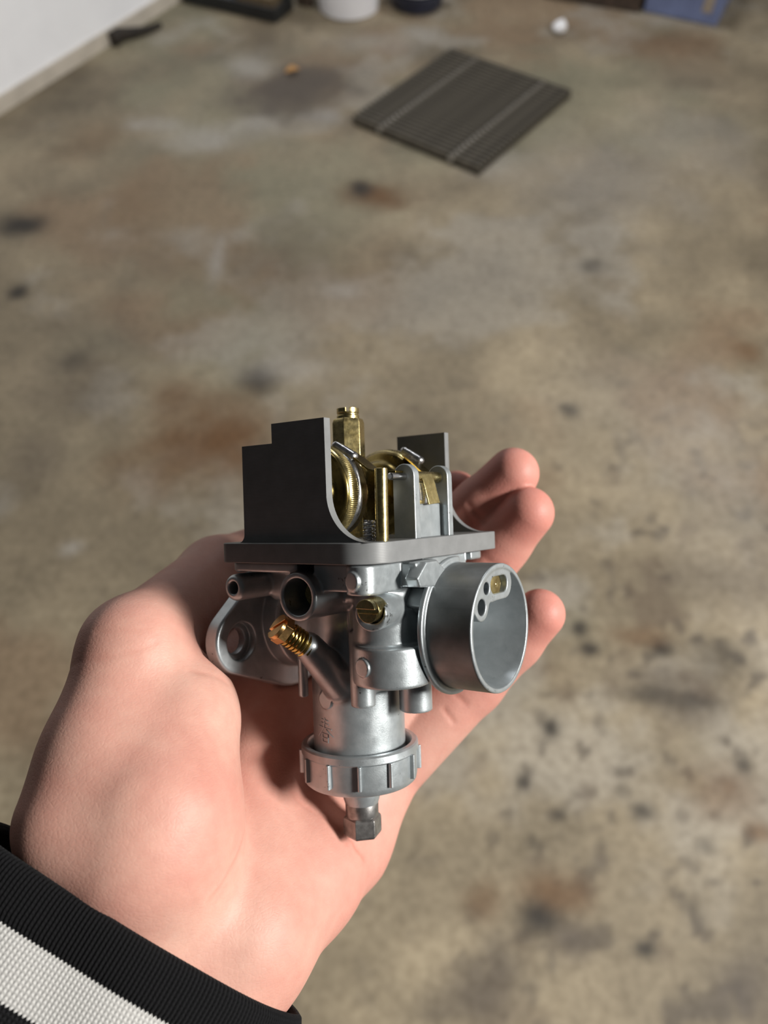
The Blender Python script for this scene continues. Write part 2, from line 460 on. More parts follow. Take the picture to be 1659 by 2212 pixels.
class MB:
    """collects simple solids (in metres times self.s) and links them as one mesh object"""
    def __init__(self, s=1.0):
        self.v, self.f, self.s = [], [], s

    def add(self, vs, fs):
        k = len(self.v)
        self.v += [tuple(map(float, p)) for p in vs]
        self.f += [tuple(i + k for i in q) for q in fs]

    def box(self, lo, hi, rot=None, c=None):
        pts = [(x, y, z) for x in (lo[0], hi[0]) for y in (lo[1], hi[1]) for z in (lo[2], hi[2])]
        if rot is not None:
            c = c or [(a + b) / 2 for a, b in zip(lo, hi)]
            pts = [tuple(rot @ (Vector(p) - Vector(c)) + Vector(c)) for p in pts]
        self.add(pts, [(0, 1, 3, 2), (4, 6, 7, 5), (0, 4, 5, 1), (2, 3, 7, 6), (0, 2, 6, 4), (1, 5, 7, 3)])

    def frame(self, axis):
        a = Vector(axis).normalized()
        h = Vector((0, 0, 1)) if abs(a.z) < 0.9 else Vector((1, 0, 0))
        x = h.cross(a).normalized()
        return a, x, a.cross(x)

    def lathe(self, prof, origin, axis, seg=48, closed=False, phase=0.0, smooth=True):
        """prof: list of (radius, height); radius 0 makes a pole"""
        a, x, y = self.frame(axis)
        o = Vector(origin)
        vs, rings = [], []
        for r, h in prof:
            if r <= 1e-9:
                rings.append([len(vs)])
                vs.append(o + a * h)
            else:
                rings.append(list(range(len(vs), len(vs) + seg)))
                for i in range(seg):
                    t = 2 * PI * i / seg + phase
                    vs.append(o + a * h + (x * math.cos(t) + y * math.sin(t)) * r)
        fs = []
        pairs = list(zip(rings[:-1], rings[1:]))
        if closed:
            pairs.append((rings[-1], rings[0]))
        for p, q in pairs:
            for i in range(seg):
                j = (i + 1) % seg
                if len(p) == 1 and len(q) > 1:
                    fs.append((p[0], q[i], q[j])[::-1])
                elif len(q) == 1 and len(p) > 1:
                    fs.append((p[i], p[j], q[0]))
                elif len(p) > 1:
                    fs.append((p[i], p[j], q[j], q[i]))
        self.add(vs, fs)

    def cyl(self, p, q, r, seg=32, ch=0.0, r2=None):
        p, q = Vector(p), Vector(q)
        L = (q - p).length
        r2 = r if r2 is None else r2
        if ch:
            prof = [(0, 0), (r - ch, 0), (r, ch), (r2, L - ch), (r2 - ch, L), (0, L)]
        else:
            prof = [(0, 0), (r, 0), (r2, L), (0, L)]
        self.lathe(prof, p, q - p, seg)

    def tube(self, pts, r, seg=8, rfun=None):
        pts = [Vector(p) for p in pts]
        n = len(pts)
        up = None
        vs, fs = [], []
        for i, p in enumerate(pts):
            d = (pts[min(i + 1, n - 1)] - pts[max(i - 1, 0)]).normalized()
            if up is None:
                up = Vector((0, 0, 1)) if abs(d.z) < 0.9 else Vector((1, 0, 0))
            x = (up - d * up.dot(d)).normalized()
            up = x
            y = d.cross(x)
            rr = rfun(i / (n - 1)) if rfun else r
            for k in range(seg):
                t = 2 * PI * k / seg
                vs.append(p + (x * math.cos(t) + y * math.sin(t)) * rr)
        for i in range(n - 1):
            for k in range(seg):
                j = (k + 1) % seg
                fs.append((i * seg + k, i * seg + j, (i + 1) * seg + j, (i + 1) * seg + k))
        fs.append(tuple(range(seg))[::-1])
        fs.append(tuple((n - 1) * seg + k for k in range(seg)))
        self.add(vs, fs)

    def extrude(self, poly, fn_lo, fn_hi):
        """poly: list of 2-D points (counter-clockwise); fn_* map a 2-D point to 3-D"""
        n = len(poly)
        vs = [fn_lo(*p) for p in poly] + [fn_hi(*p) for p in poly]
        fs = [tuple(range(n))[::-1], tuple(range(n, 2 * n))]
        fs += [(i, (i + 1) % n, n + (i + 1) % n, n + i) for i in range(n)]
        self.add(vs, fs)

    def build(self, name, mat, parent=None, bevel=0.0, seg=2, smooth=True, angle=35, matrix=None, origin=None):
        me = bpy.data.meshes.new(name)
        s = self.s
        off = origin or (0, 0, 0)
        me.from_pydata([((x - off[0]) * s, (y - off[1]) * s, (z - off[2]) * s) for x, y, z in self.v], [], self.f)
        me.validate()
        me.update()
        import bmesh
        bm = bmesh.new()
        bm.from_mesh(me)
        bmesh.ops.recalc_face_normals(bm, faces=bm.faces)
        bm.to_mesh(me)
        bm.free()
        if smooth:
            me.polygons.foreach_set('use_smooth', [True] * len(me.polygons))
            me.set_sharp_from_angle(angle=math.radians(angle))
        o = link(name, me, mat, parent, matrix)
        if origin is not None:
            o.location = Vector(origin) * s
        if bevel:
            b = o.modifiers.new('edge', 'BEVEL')
            b.width = bevel * s
            b.segments = seg
            b.harden_normals = smooth
            b.limit_method = 'ANGLE'
            b.angle_limit = math.radians(40)
        return o


# ------------------------------------------------------------------ distance fields and surface nets
def smin(a, b, k):
    if k <= 0:
        return np.minimum(a, b)
    h = np.maximum(k - np.abs(a - b), 0) / k
    return np.minimum(a, b) - h * h * k * 0.25


def smax(a, b, k):
    return -smin(-a, -b, k)


class Field:
    def __init__(self, lo, hi, h):
        self.lo = np.array(lo, np.float32)
        self.h = h
        self.n = np.ceil((np.array(hi) - np.array(lo)) / h).astype(int) + 1
        self.F = np.full(self.n, 20.0, np.float32)
        self.ax = [self.lo[i] + h * np.arange(self.n[i], dtype=np.float32) for i in range(3)]

    def sub(self, lo, hi):
        i0 = np.clip(np.floor((np.array(lo) - self.lo) / self.h).astype(int), 0, self.n)
        i1 = np.clip(np.ceil((np.array(hi) - self.lo) / self.h).astype(int) + 1, 0, self.n)
        sl = tuple(slice(a, b) for a, b in zip(i0, i1))
        X = self.ax[0][sl[0]][:, None, None]
        Y = self.ax[1][sl[1]][None, :, None]
        Z = self.ax[2][sl[2]][None, None, :]
        return sl, X, Y, Z

    def add(self, prim, k=0.0, cut=False, margin=4.0):
        fn, lo, hi = prim
        m = margin + k
        sl, X, Y, Z = self.sub(np.array(lo) - m, np.array(hi) + m)
        d = fn(X, Y, Z).astype(np.float32)
        if cut:
            self.F[sl] = smax(self.F[sl], -d, k)
        else:
            self.F[sl] = smin(self.F[sl], d, k)

    def sample(self, P):
        q = (P - self.lo) / self.h
        i = np.clip(np.floor(q).astype(int), 0, self.n - 2)
        t = q - i
        out = 0
        for a in (0, 1):
            for b in (0, 1):
                for c in (0, 1):
                    w = (t[:, 0] if a else 1 - t[:, 0]) * (t[:, 1] if b else 1 - t[:, 1]) * (t[:, 2] if c else 1 - t[:, 2])
                    out = out + w * self.F[i[:, 0] + a, i[:, 1] + b, i[:, 2] + c]
        return out

    def surface(self):
        F = self.F
        s = F < 0
        cs = np.zeros(self.n - 1, np.uint8)
        for a in (0, 1):
            for b in (0, 1):
                for c in (0, 1):
                    cs += s[a:self.n[0] - 1 + a, b:self.n[1] - 1 + b, c:self.n[2] - 1 + c]
        I, J, K = np.nonzero((cs > 0) & (cs < 8))
        acc = np.zeros((len(I), 3))
        cnt = np.zeros(len(I))
        corners = [(a, b, c) for a in (0, 1) for b in (0, 1) for c in (0, 1)]
        for p in corners:
            for ax in range(3):
                if p[ax] == 0:
                    q = list(p)
                    q[ax] = 1
                    fa = F[I + p[0], J + p[1], K + p[2]]
                    fb = F[I + q[0], J + q[1], K + q[2]]
                    x = (fa < 0) != (fb < 0)
                    t = np.where(x, fa / np.where(x, fa - fb, 1), 0)
                    for d in range(3):
                        acc[:, d] += np.where(x, p[d] + (t if d == ax else 0), 0)
                    cnt += x
        V = self.lo + self.h * (np.stack([I, J, K], 1) + acc / cnt[:, None])
        idx = np.full(self.n - 1, -1, np.int32)
        idx[I, J, K] = np.arange(len(I))
        quads = []
        for ax in range(3):
            o1, o2 = (ax + 1) % 3, (ax + 2) % 3
            A = [slice(None)] * 3
            B = [slice(None)] * 3
            A[ax] = slice(0, -1)
            B[ax] = slice(1, None)
            sa, sb = s[tuple(A)], s[tuple(B)]
            E = np.stack(np.nonzero(sa != sb), 1)
            ok = (E[:, o1] > 0) & (E[:, o2] > 0) & (E[:, o1] < self.n[o1] - 1) & (E[:, o2] < self.n[o2] - 1)
            E = E[ok]
            inside = sa[E[:, 0], E[:, 1], E[:, 2]]
            def cell(d1, d2):
                C = E.copy()
                C[:, o1] -= d1
                C[:, o2] -= d2
                return idx[C[:, 0], C[:, 1], C[:, 2]]
            q = np.stack([cell(1, 1), cell(0, 1), cell(0, 0), cell(1, 0)], 1)
            q = np.where(inside[:, None], q, q[:, ::-1])
            quads.append(q)
        Q = np.concatenate(quads)
        return V, Q

    def mesh(self, name, scale, relax=0):
        V, Q = self.surface()
        # pull vertices on to the zero surface, then take the field's gradient for the normals
        e = self.h * 0.75
        def grad(P):
            g = np.stack([self.sample(P + np.eye(3)[i] * e) - self.sample(P - np.eye(3)[i] * e) for i in range(3)], 1) / (2 * e)
            return g
        for _ in range(relax):
            g = grad(V)
            V = V - g * (self.sample(V) / np.maximum((g * g).sum(1), 0.05))[:, None] * 0.7
        N = grad(V)
        N /= np.maximum(np.linalg.norm(N, axis=1), 1e-6)[:, None]
        me = bpy.data.meshes.new(name)
        me.vertices.add(len(V))
        me.vertices.foreach_set('co', (V * scale).astype(np.float32).ravel())
        me.loops.add(len(Q) * 4)
        me.loops.foreach_set('vertex_index', Q.astype(np.int32).ravel())
        me.polygons.add(len(Q))
        me.polygons.foreach_set('loop_start', np.arange(0, len(Q) * 4, 4, dtype=np.int32))
        me.polygons.foreach_set('use_smooth', np.ones(len(Q), bool))
        me.update(calc_edges=True)
        me.validate()
        me.normals_split_custom_set_from_vertices(N.tolist())
        return me, V


def bb(*pts, r=0):
    a = np.array(pts, float)
    return a.min(0) - r, a.max(0) + r


def p_rcone(a, b, ra, rb):
    """capsule whose radius runs from ra to rb"""
    a, b = np.array(a, float), np.array(b, float)
    ab = b - a
    L2 = float(ab @ ab) or 1e-9
    def fn(X, Y, Z):
        t = np.clip(((X - a[0]) * ab[0] + (Y - a[1]) * ab[1] + (Z - a[2]) * ab[2]) / L2, 0, 1)
        return np.sqrt((X - a[0] - t * ab[0]) ** 2 + (Y - a[1] - t * ab[1]) ** 2 + (Z - a[2] - t * ab[2]) ** 2) - (ra + t * (rb - ra))
    lo, hi = bb(a, b, r=max(ra, rb))
    return fn, lo, hi


def p_cyl(a, b, r, rnd=0.0, r2=None):
    a, b = np.array(a, float), np.array(b, float)
    ax = b - a
    L = np.linalg.norm(ax)
    ax = ax / L
    c = (a + b) / 2
    r2 = r if r2 is None else r2
    def fn(X, Y, Z):
        x, y, z = X - c[0], Y - c[1], Z - c[2]
        h = x * ax[0] + y * ax[1] + z * ax[2]
        rad = np.sqrt(np.maximum(x * x + y * y + z * z - h * h, 0))
        rr = r + (r2 - r) * np.clip(h / L + 0.5, 0, 1)
        dx = rad - (rr - rnd)
        dy = np.abs(h) - (L / 2 - rnd)
        return np.minimum(np.maximum(dx, dy), 0) + np.sqrt(np.maximum(dx, 0) ** 2 + np.maximum(dy, 0) ** 2) - rnd
    lo, hi = bb(a, b, r=max(r, r2))
    return fn, lo, hi


def p_box(lo, hi, rnd=0.0, rz=None):
    """axis box; rz gives the vertical edges their own larger radius"""
    lo, hi = np.array(lo, float), np.array(hi, float)
    c, hf = (lo + hi) / 2, (hi - lo) / 2
    def fn(X, Y, Z):
        x, y, z = np.abs(X - c[0]), np.abs(Y - c[1]), np.abs(Z - c[2])
        if rz:
            qx, qy = x - hf[0] + rz, y - hf[1] + rz
            d2 = np.minimum(np.maximum(qx, qy), 0) + np.sqrt(np.maximum(qx, 0) ** 2 + np.maximum(qy, 0) ** 2) - rz + rnd
            dz = z - hf[2] + rnd
            return np.minimum(np.maximum(d2, dz), 0) + np.sqrt(np.maximum(d2, 0) ** 2 + np.maximum(dz, 0) ** 2) - rnd
        qx, qy, qz = x - hf[0] + rnd, y - hf[1] + rnd, z - hf[2] + rnd
        return np.minimum(np.maximum(np.maximum(qx, qy), qz), 0) + np.sqrt(
            np.maximum(qx, 0) ** 2 + np.maximum(qy, 0) ** 2 + np.maximum(qz, 0) ** 2) - rnd
    return fn, lo, hi


def p_flangeX(x0, x1, c0, r0, c1, r1, rnd=1.0):
    """plate across X whose outline is the hull of two circles in the YZ plane"""
    a, b = np.array(c0, float), np.array(c1, float)
    ab = b - a
    L = np.linalg.norm(ab)
    dirn = ab / L
    def fn(X, Y, Z):
        y, z = Y - a[0], Z - a[1]
        py = np.abs(y * -dirn[1] + z * dirn[0])
        px = y * dirn[0] + z * dirn[1]
        bb_ = (r0 - r1) / L
        aa = math.sqrt(max(1 - bb_ * bb_, 1e-9))
        kk = -px * bb_ * -1 * -1 + py * 0
        kk = (px * aa - 0) * 0 + (py * -bb_ + px * aa)
        d = np.where(kk < 0, np.sqrt(px * px + py * py) - r0,
                     np.where(kk > aa * L, np.sqrt((px - L) ** 2 + py * py) - r1, px * bb_ + py * aa - r0))
        dx = np.abs(X - (x0 + x1) / 2) - (x1 - x0) / 2 + rnd
        d = d + rnd
        return np.minimum(np.maximum(dx, d), 0) + np.sqrt(np.maximum(dx, 0) ** 2 + np.maximum(d, 0) ** 2) - rnd
    pts = [(x0, a[0] - r0, a[1] - r0), (x1, a[0] + r0, a[1] + r0), (x0, b[0] - r1, b[1] - r1), (x1, b[0] + r1, b[1] + r1)]
    lo, hi = bb(*pts)
    return fn, lo, hi


def p_polyX(x0, x1, poly, rnd=0.3):
    """convex polygon (y, z) extruded along X"""
    P = np.array(poly, float)
    c = P.mean(0)
    def fn(X, Y, Z):
        d = -1e3
        for i in range(len(P)):
            a, b = P[i], P[(i + 1) % len(P)]
            n = np.array([b[1] - a[1], -(b[0] - a[0])])
            n /= np.linalg.norm(n)
            if n @ (a - c) < 0:
                n = -n
            d = np.maximum(d, (Y - a[0]) * n[0] + (Z - a[1]) * n[1])
        return np.maximum(d, np.abs(X - (x0 + x1) / 2) - (x1 - x0) / 2)
    lo = (x0, P[:, 0].min(), P[:, 1].min())
    hi = (x1, P[:, 0].max(), P[:, 1].max())
    return fn, np.array(lo), np.array(hi)


# ------------------------------------------------------------------ the garage: floor, wall, baseboard
def value_noise(x, y, freq, seed, octaves=4, gain=0.55):
    out = np.zeros_like(x)
    amp, tot = 1.0, 0.0
    for o in range(octaves):
        rng = np.random.RandomState(seed + o)
        G = rng.rand(256, 256)
        fx, fy = x * freq, y * freq
        ix, iy = np.floor(fx).astype(int), np.floor(fy).astype(int)
        tx, ty = fx - ix, fy - iy
        tx, ty = tx * tx * (3 - 2 * tx), ty * ty * (3 - 2 * ty)
        g = lambda a, b: G[a % 256, b % 256]
        v = (g(ix, iy) * (1 - tx) + g(ix + 1, iy) * tx) * (1 - ty) + (g(ix, iy + 1) * (1 - tx) + g(ix + 1, iy + 1) * tx) * ty
        out += amp * v
        tot += amp
        amp *= gain
        freq *= 2.03
    return out / tot


def build_floor():
    xs = np.linspace(-2.6, 2.6, 420)
    ys = np.concatenate([np.linspace(-1.0, 2.2, 330), np.linspace(2.2, 5.2, 200)[1:]])
    X, Y = np.meshgrid(xs, ys)
    x, y = X.ravel(), Y.ravel()
    nx, ny = len(xs), len(ys)
    V = np.stack([x, y, np.zeros_like(x)], 1)
    i, j = np.meshgrid(np.arange(nx - 1), np.arange(ny - 1))
    a = (j * nx + i).ravel()
    Q = np.stack([a, a + 1, a + nx + 1, a + nx], 1)
    me = bpy.data.meshes.new('floor')
    me.from_pydata(V.tolist(), [], Q.tolist())
    base = np.array([0.250, 0.207, 0.142])
    n1 = value_noise(x + 9, y + 4, 2.2, 1, 5)
    n2 = value_noise(x + 3, y + 7, 5.5, 20, 5)
    n3 = value_noise(x + 5, y + 5, 1.3, 40, 4)
    n4 = value_noise(x + 1, y + 2, 16, 60, 3)
    c = base[None] * (0.45 + 1.1 * n2)[:, None] * (0.55 + 0.9 * n1)[:, None]
    def blend(col, w):
        nonlocal c
        c = c * (1 - w[:, None]) + np.array(col)[None] * w[:, None]
    sm = lambda v, lo, hi: np.clip((v - lo) / (hi - lo), 0, 1) ** 2 * (3 - 2 * np.clip((v - lo) / (hi - lo), 0, 1))
    blend((0.215, 0.215, 0.15), sm(n3, 0.50, 0.72) * 0.5)
    blend((0.235, 0.155, 0.095), sm(value_noise(x + 7, y + 1, 1.9, 80, 4), 0.53, 0.72) * 0.55)
    blend((0.36, 0.335, 0.29), sm(value_noise(x + 2, y + 8, 3.1, 90, 5), 0.56, 0.72) * 0.5)
    # speckle of old oil drips, denser to the right and close by
    dens = sm(x + 0.15 * n1, -0.1, 0.7) * sm(-y, -1.7, -0.6)
    sp = value_noise(x + 4, y + 6, 26, 110, 2)
    blend((0.085, 0.07, 0.055), sm(sp, 0.66, 0.80) * (0.18 + 0.6 * dens))
    sp2 = value_noise(x + 8, y + 3, 11, 130, 3)
    blend((0.115, 0.085, 0.06), sm(sp2, 0.62, 0.78) * (0.12 + 0.5 * dens))
    cols = {'oil': (0.030, 0.026, 0.022), 'rust': (0.135, 0.072, 0.032), 'grease': (0.095, 0.078, 0.063), 'pale': (0.38, 0.36, 0.33)}
    wob = value_noise(x + 6, y + 2, 9, 150, 3) - 0.5
    wob2 = value_noise(x + 2, y + 9, 9, 170, 3) - 0.5
    for (sx, sy, rx, ry, k, col) in STAINS:
        dx = (x - sx) / rx + wob * 1.1
        dy = (y - sy) / ry + wob2 * 1.1
        w = np.exp(-(dx * dx + dy * dy) ** 1.3 * 0.8) * min(1.0, k * 1.2)
        blend(cols[col], w)
    at = me.color_attributes.new('stain', 'FLOAT_COLOR', 'POINT')
    at.data.foreach_set('color', np.concatenate([np.clip(c, 0.01, 1), np.ones((len(c), 1))], 1).astype(np.float32).ravel())
    o = link('floor', me, FLOOR)
    return tag(o, 'stained tan concrete garage floor', None, None, 'structure')


build_floor()

W0, W1 = Vector((-2.22, 1.224, 0)), Vector((-0.914, 3.573, 0))
wdir = (W1 - W0).normalized()
wnorm = Vector((wdir.y, -wdir.x, 0))           # into the room
W1 = W0 + wdir * 4.4


def slab(name, p, q, n, z0, z1, th, mat):
    b = MB()
    vs = [p + Vector((0, 0, z0)), q + Vector((0, 0, z0)), q - n * th + Vector((0, 0, z0)), p - n * th + Vector((0, 0, z0))]
    vs += [v + Vector((0, 0, z1 - z0)) for v in vs]
    b.add(vs, [(0, 1, 2, 3), (4, 7, 6, 5), (0, 4, 5, 1), (1, 5, 6, 2), (2, 6, 7, 3), (3, 7, 4, 0)])
    o = b.build(name, mat, smooth=False)
    o['kind'] = 'structure'
    return o


slab('wall_left', W0 - wnorm * 0.012, W1 - wnorm * 0.012, wnorm, 0.0, 2.7, 0.12, WALL)
slab('baseboard_left', W0, W1, wnorm, 0.0, 0.052, 0.012, BASEBOARD)
slab('bounce_wall_right', Vector((2.9, -1.5, 0)), Vector((2.9, 5.0, 0)), Vector((-1, 0, 0)), 0.0, 2.9, 0.12, WALL)  # unseen white wall, added to reflect lamp light onto the right-facing metal

# ------------------------------------------------------------------ carburetor
carb = empty('carburetor', CARB_M)
tag(carb, 'silver carburetor held upside down in the hand with brass floats showing', 'carburetor')


def cb():
    return MB(U)


def casting():
    F = Field((-86, -4, -84), (8, 92, 3), 0.5)
    F.add(p_box((-71, 4, -3.6), (-3.5, 86, -0.2), 0.7, 7))                    # joint face under the float bowl
    F.add(p_box((-36, 0, -6), (-17.5, 15, 3), 0), cut=True, k=1.0)
    F.add(p_box((-18, 0, -6), (0, 72.5, 3), 0), cut=True, k=0.6)
    F.add(p_box((-64, 18, -16), (-12, 74, -1), 3), k=3)
    F.add(p_box((-13.8, 0.9, -10.2), (-3, 28.5, -0.3), 0.7, 4.6), k=0.8)
    F.add(p_box((-30, 6, -9.8), (-8.5, 50, -0.3), 0.6), k=0.6)
    F.add(p_box((-30, 40, -9), (-6, 73, -0.3), 0.6), k=0.6)                # block under the front corner
    F.add(p_cyl((-14, 25.6, -20), (-14, 25.6, -6), 10.7, 0.5), k=1.0)
    F.add(p_cyl((-13.4, 26.2, -31), (-13.4, 26.2, -16.5), 12.1, 1.3), k=0.8)
    F.add(p_cyl((-10.8, 25.0, -43.5), (-10.8, 25.0, -29.3), 14.0, 1.1), k=1.2)
    F.add(p_box((-30, 24, -43), (-14, 46, -6), 1.5), k=2)
    F.add(p_cyl((-41, 44, -80), (-41, 44, -8), 18.2, 1.6), k=2.5)             # throttle slide tower
    F.add(p_cyl((-23.5, 24, -53.4), (-23.5, 24, -26), 4.5, 0.5), k=1.5)
    F.add(p_cyl((-15, 46, -59), (-15, 46, -40), 6.3, 0.5), k=0.5)
    F.add(p_cyl((-78, 44, -25), (-9, 44, -25), 16.5, 0.3), k=2.5)              # main barrel
    F.add(p_cyl((-73.5, 44, -26), (-64, 44, -26), 20.5, 1.5), k=2)
    F.add(p_flangeX(-80, -73, (44, -26), 29, (12.5, -31.5), 13, 1.2), k=1.0)  # engine-side flange
    F.add(p_flangeX(-80, -73, (44, -26), 29, (75.5, -31.5), 13, 1.2), k=1.0)
    F.add(p_cyl((-90, 12.5, -31.8), (-60, 12.5, -31.8), 5.0), cut=True, k=0.6)
    F.add(p_cyl((-76.5, 12.5, -31.8), (-70, 12.5, -31.8), 7.5), cut=True, k=0.6)
    F.add(p_cyl((-90, 75.5, -31.8), (-60, 75.5, -31.8), 5.0), cut=True, k=0.6)
    F.add(p_cyl((-34.6, 2.2, -11.6), (-34.6, 26, -11.6), 8.6, 0.7), k=1.5)    # wide hose stub
    F.add(p_cyl((-34.6, -3, -11.6), (-34.6, 15, -11.6), 6.5), cut=True, k=0.6)
    F.add(p_cyl((-66, 2, -9.5), (-66, 24, -9.5), 5.0, 1.9), k=1.5)            # narrow vent stub
    F.add(p_cyl((-66, -3, -9.5), (-66, 12, -9.5), 2.4), cut=True, k=0.7)
    F.add(p_rcone((-41.5, 15.5, -31.8), (-38.5, 30, -48), 5.4, 7.2), k=1.5)   # boss of the idle screw
    F.add(p_box((-27, 22, -50), (-21, 40, -28), 1.5), k=2.0)
    F.add(p_cyl((-5.2, 5.2, -16.6), (-8.2, 22, -16.6), 5.7, 0.5), k=1.2)     # boss of the air screw
    F.add(p_cyl((-3.6, 0, -15.2), (-5.6, 9, -15.2), 4.5), cut=True, k=0.3)
    F.add(p_cyl((-54, 26, -54), (-54, 26, -36), 1.9, 0.3), k=1.0)
    F.add(p_polyX(0.6, 5.9, [(17.4, -5.6), (19.0, -8.8), (30.6, -9.6), (36.5, -4.4), (30.5, -0.4), (23.6, -0.4)]), k=0.4)
    F.add(p_box((-12, 21, -9), (3, 36, -0.5), 0.4), k=0.5)
    # flat round marks left by the ejector pins
    for c, n, r in (((-13.6, 11.0, -36.2), (-0.16, -1, 0), 3.3), ((-42.9, 25.8, -54), (-0.1, -1, 0), 3.5), ((-9.2, 1.0, -5.4), (-0.25, -1, 0), 3.3)):
        c, n = np.array(c), np.array(n, float)
        F.add(p_cyl(c + n * 0.42, c - n * 2.5, r, 0.1))
    F.add(p_cyl((-41, 44, -90), (-41, 44, -40), 15.5), cut=True)
    F.add(p_cyl((-26, 44.5, -25), (10, 44.5, -25), 12.6), cut=True, k=0.5)
    F.add(p_cyl((-90, 44, -25), (-52, 44, -25), 12.0), cut=True, k=0.5)
    me, _ = F.mesh('casting', U, relax=2)
    o = link('casting', me, ZINC, carb)
    o['label'] = 'matte silver cast body of the carburetor'
    return o


casting()


def intake_bell():
    F = Field((-14, 17, -51), (26, 71, 1), 0.4)
    cy, cz = 44.5, -25
    F.add(p_cyl((3, cy, cz), (23, cy, cz), 22.7, 0.5))
    F.add(p_cyl((-13, cy, cz), (5, cy, cz), 17.2, 0.4), k=1)
    F.add(p_cyl((3.4, cy, cz), (5.4, cy, cz), 25.0, 0.6), k=0.5)
    F.add(p_box((-1, cy + 3, -52), (7.5, 72, 2), 0), cut=True)               # lip only runs round the near side
    F.add(p_cyl((4, cy, cz), (23, cy, cz), 22.7, 0.5))
    F.add(p_cyl((-13, cy, cz), (5, cy, cz), 17.2, 0.4), k=0.6)
    F.add(p_cyl((-7, cy, cz), (26, cy, cz), 11.6, 0, 22.0), cut=True)
    F.add(p_cyl((-16, cy, cz), (-5, cy, cz), 11.8, 0), cut=True)
    G = Field((-14, 17, -51), (26, 71, 1), 0.4)
    for a, b, r in (((38.9, -9.7), (49.0, -9.7), 5.4), ((34.6, -10.5), (39, -10), 4.2), ((30.9, -16.2), (34.6, -10.5), 4.4), ((31, -16.5), (27.5, -14), 4.0), ((44, -6), (40, -5), 5)):
        G.add(p_rcone((10, *a), (22.4, *a), r, r))
        def fn(X, Y, Z, a=a, b=b, r=r):
            f, _, _ = p_rcone((0, *a), (0, *b), r, r)
            d = f(np.zeros_like(X), Y, Z)
            return np.maximum(np.maximum(d, X - 22.7), -14 - X)
        G.add((fn, np.array((-14, 17, -51)), np.array((26, 71, 1))), k=1.2)
    f, lo, hi = p_cyl((-14, cy, cz), (22.8, cy, cz), 22.4)
    G.F = np.maximum(G.F, f(G.ax[0][:, None, None], G.ax[1][None, :, None], G.ax[2][None, None, :]).astype(np.float32))
    f, lo, hi = p_box((-14, 0, -60), (22.6, 90, 10))
    G.F = np.maximum(G.F, f(G.ax[0][:, None, None], G.ax[1][None, :, None], G.ax[2][None, None, :]).astype(np.float32))
    F.F = smin(F.F, G.F, 0.6)
    F.add(p_cyl((12, 34.8, -10.2), (30, 34.8, -10.2), 2.1), cut=True)
    F.add(p_cyl((8, 30.9, -16.2), (30, 30.9, -16.2), 2.8), cut=True)
    def slot(X, Y, Z):
        yy = np.maximum(np.abs(Y - 44.4) - 3.4, 0)
        return np.maximum(np.sqrt(yy ** 2 + (Z + 9.7) ** 2) - 3.0, np.abs(X - 25) - 7.5)
    F.add((slot, np.array((17, 36, -14)), np.array((31, 52, -6))), cut=True, k=0.3)
    me, _ = F.mesh('intake_bell', U, relax=2)
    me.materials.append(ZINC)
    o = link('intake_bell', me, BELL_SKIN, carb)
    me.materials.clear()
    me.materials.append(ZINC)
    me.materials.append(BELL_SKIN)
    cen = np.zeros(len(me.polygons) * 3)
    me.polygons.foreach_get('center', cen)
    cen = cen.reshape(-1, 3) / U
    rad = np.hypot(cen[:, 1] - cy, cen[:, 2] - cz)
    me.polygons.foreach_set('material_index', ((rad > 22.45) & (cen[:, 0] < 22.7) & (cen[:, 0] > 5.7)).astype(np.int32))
    o['label'] = 'round intake bell with three holes in its rim'
    b = cb()
    b.lathe([(0, 21.9), (0.6, 21.5), (2.2, 21.8), (4.3, 21.2), (4.9, 20.4), (4.9, 17)], (0, 44.2, -9.7), (1, 0, 0), 32)
    b.build('idle_jet', BRASS, o)
    b = cb()
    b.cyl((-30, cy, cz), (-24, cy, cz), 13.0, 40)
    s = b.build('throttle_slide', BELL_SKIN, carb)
    return o


intake_bell()


# float bowl frame: a printed grey plate with two cut-away walls
def rounded_rect(x0, y0, x1, y1, rs, n=12):
    """corner radii in the order (x0,y0), (x1,y0), (x1,y1), (x0,y1)"""
    pts = []
    for (cx, cy, a0), r in zip(((x0, y0, 180), (x1, y0, 270), (x1, y1, 0), (x0, y1, 90)), rs):
        sx = 1 if cx == x0 else -1
        sy = 1 if cy == y0 else -1
        for i in range(n + 1):
            a = math.radians(a0 + 90 * i / n)
            pts.append((cx + sx * r + r * math.cos(a), cy + sy * r + r * math.sin(a)))
    return pts


def arc(cx, cy, r, a0, a1, n):
    return [(cx + r * math.cos(math.radians(a0 + (a1 - a0) * i / n)), cy + r * math.sin(math.radians(a0 + (a1 - a0) * i / n))) for i in range(n + 1)]


bowl = cb()
bowl.extrude(rounded_rect(-71, 0, 0, 88.2, (5, 13, 1.5, 5)), lambda x, y: (x, y, 0), lambda x, y: (x, y, 7.3))
bowl_o = bowl.build('float_bowl_frame', PLA, carb, bevel=0.45, seg=2)
bowl_o['label'] = 'grey printed plastic float bowl cut away at front and back'
TOP = 7.25
wall_prof = [(-62.6, TOP)] + arc(-62.6, TOP + 3.2, 3.2, -90, 0, 6) + [(-59.2, 42.7), (-44.2, 42.7), (-44.2, 49.7), (-19.9, 49.7)]
wall_prof += [(-19.9 + 17.0 - 17.0 * math.cos(math.radians(a)), TOP + 0.05 + 16.5 - 16.5 * math.sin(math.radians(a))) for a in np.linspace(4, 86, 16)]
wall_prof += [(-2.8, TOP)]
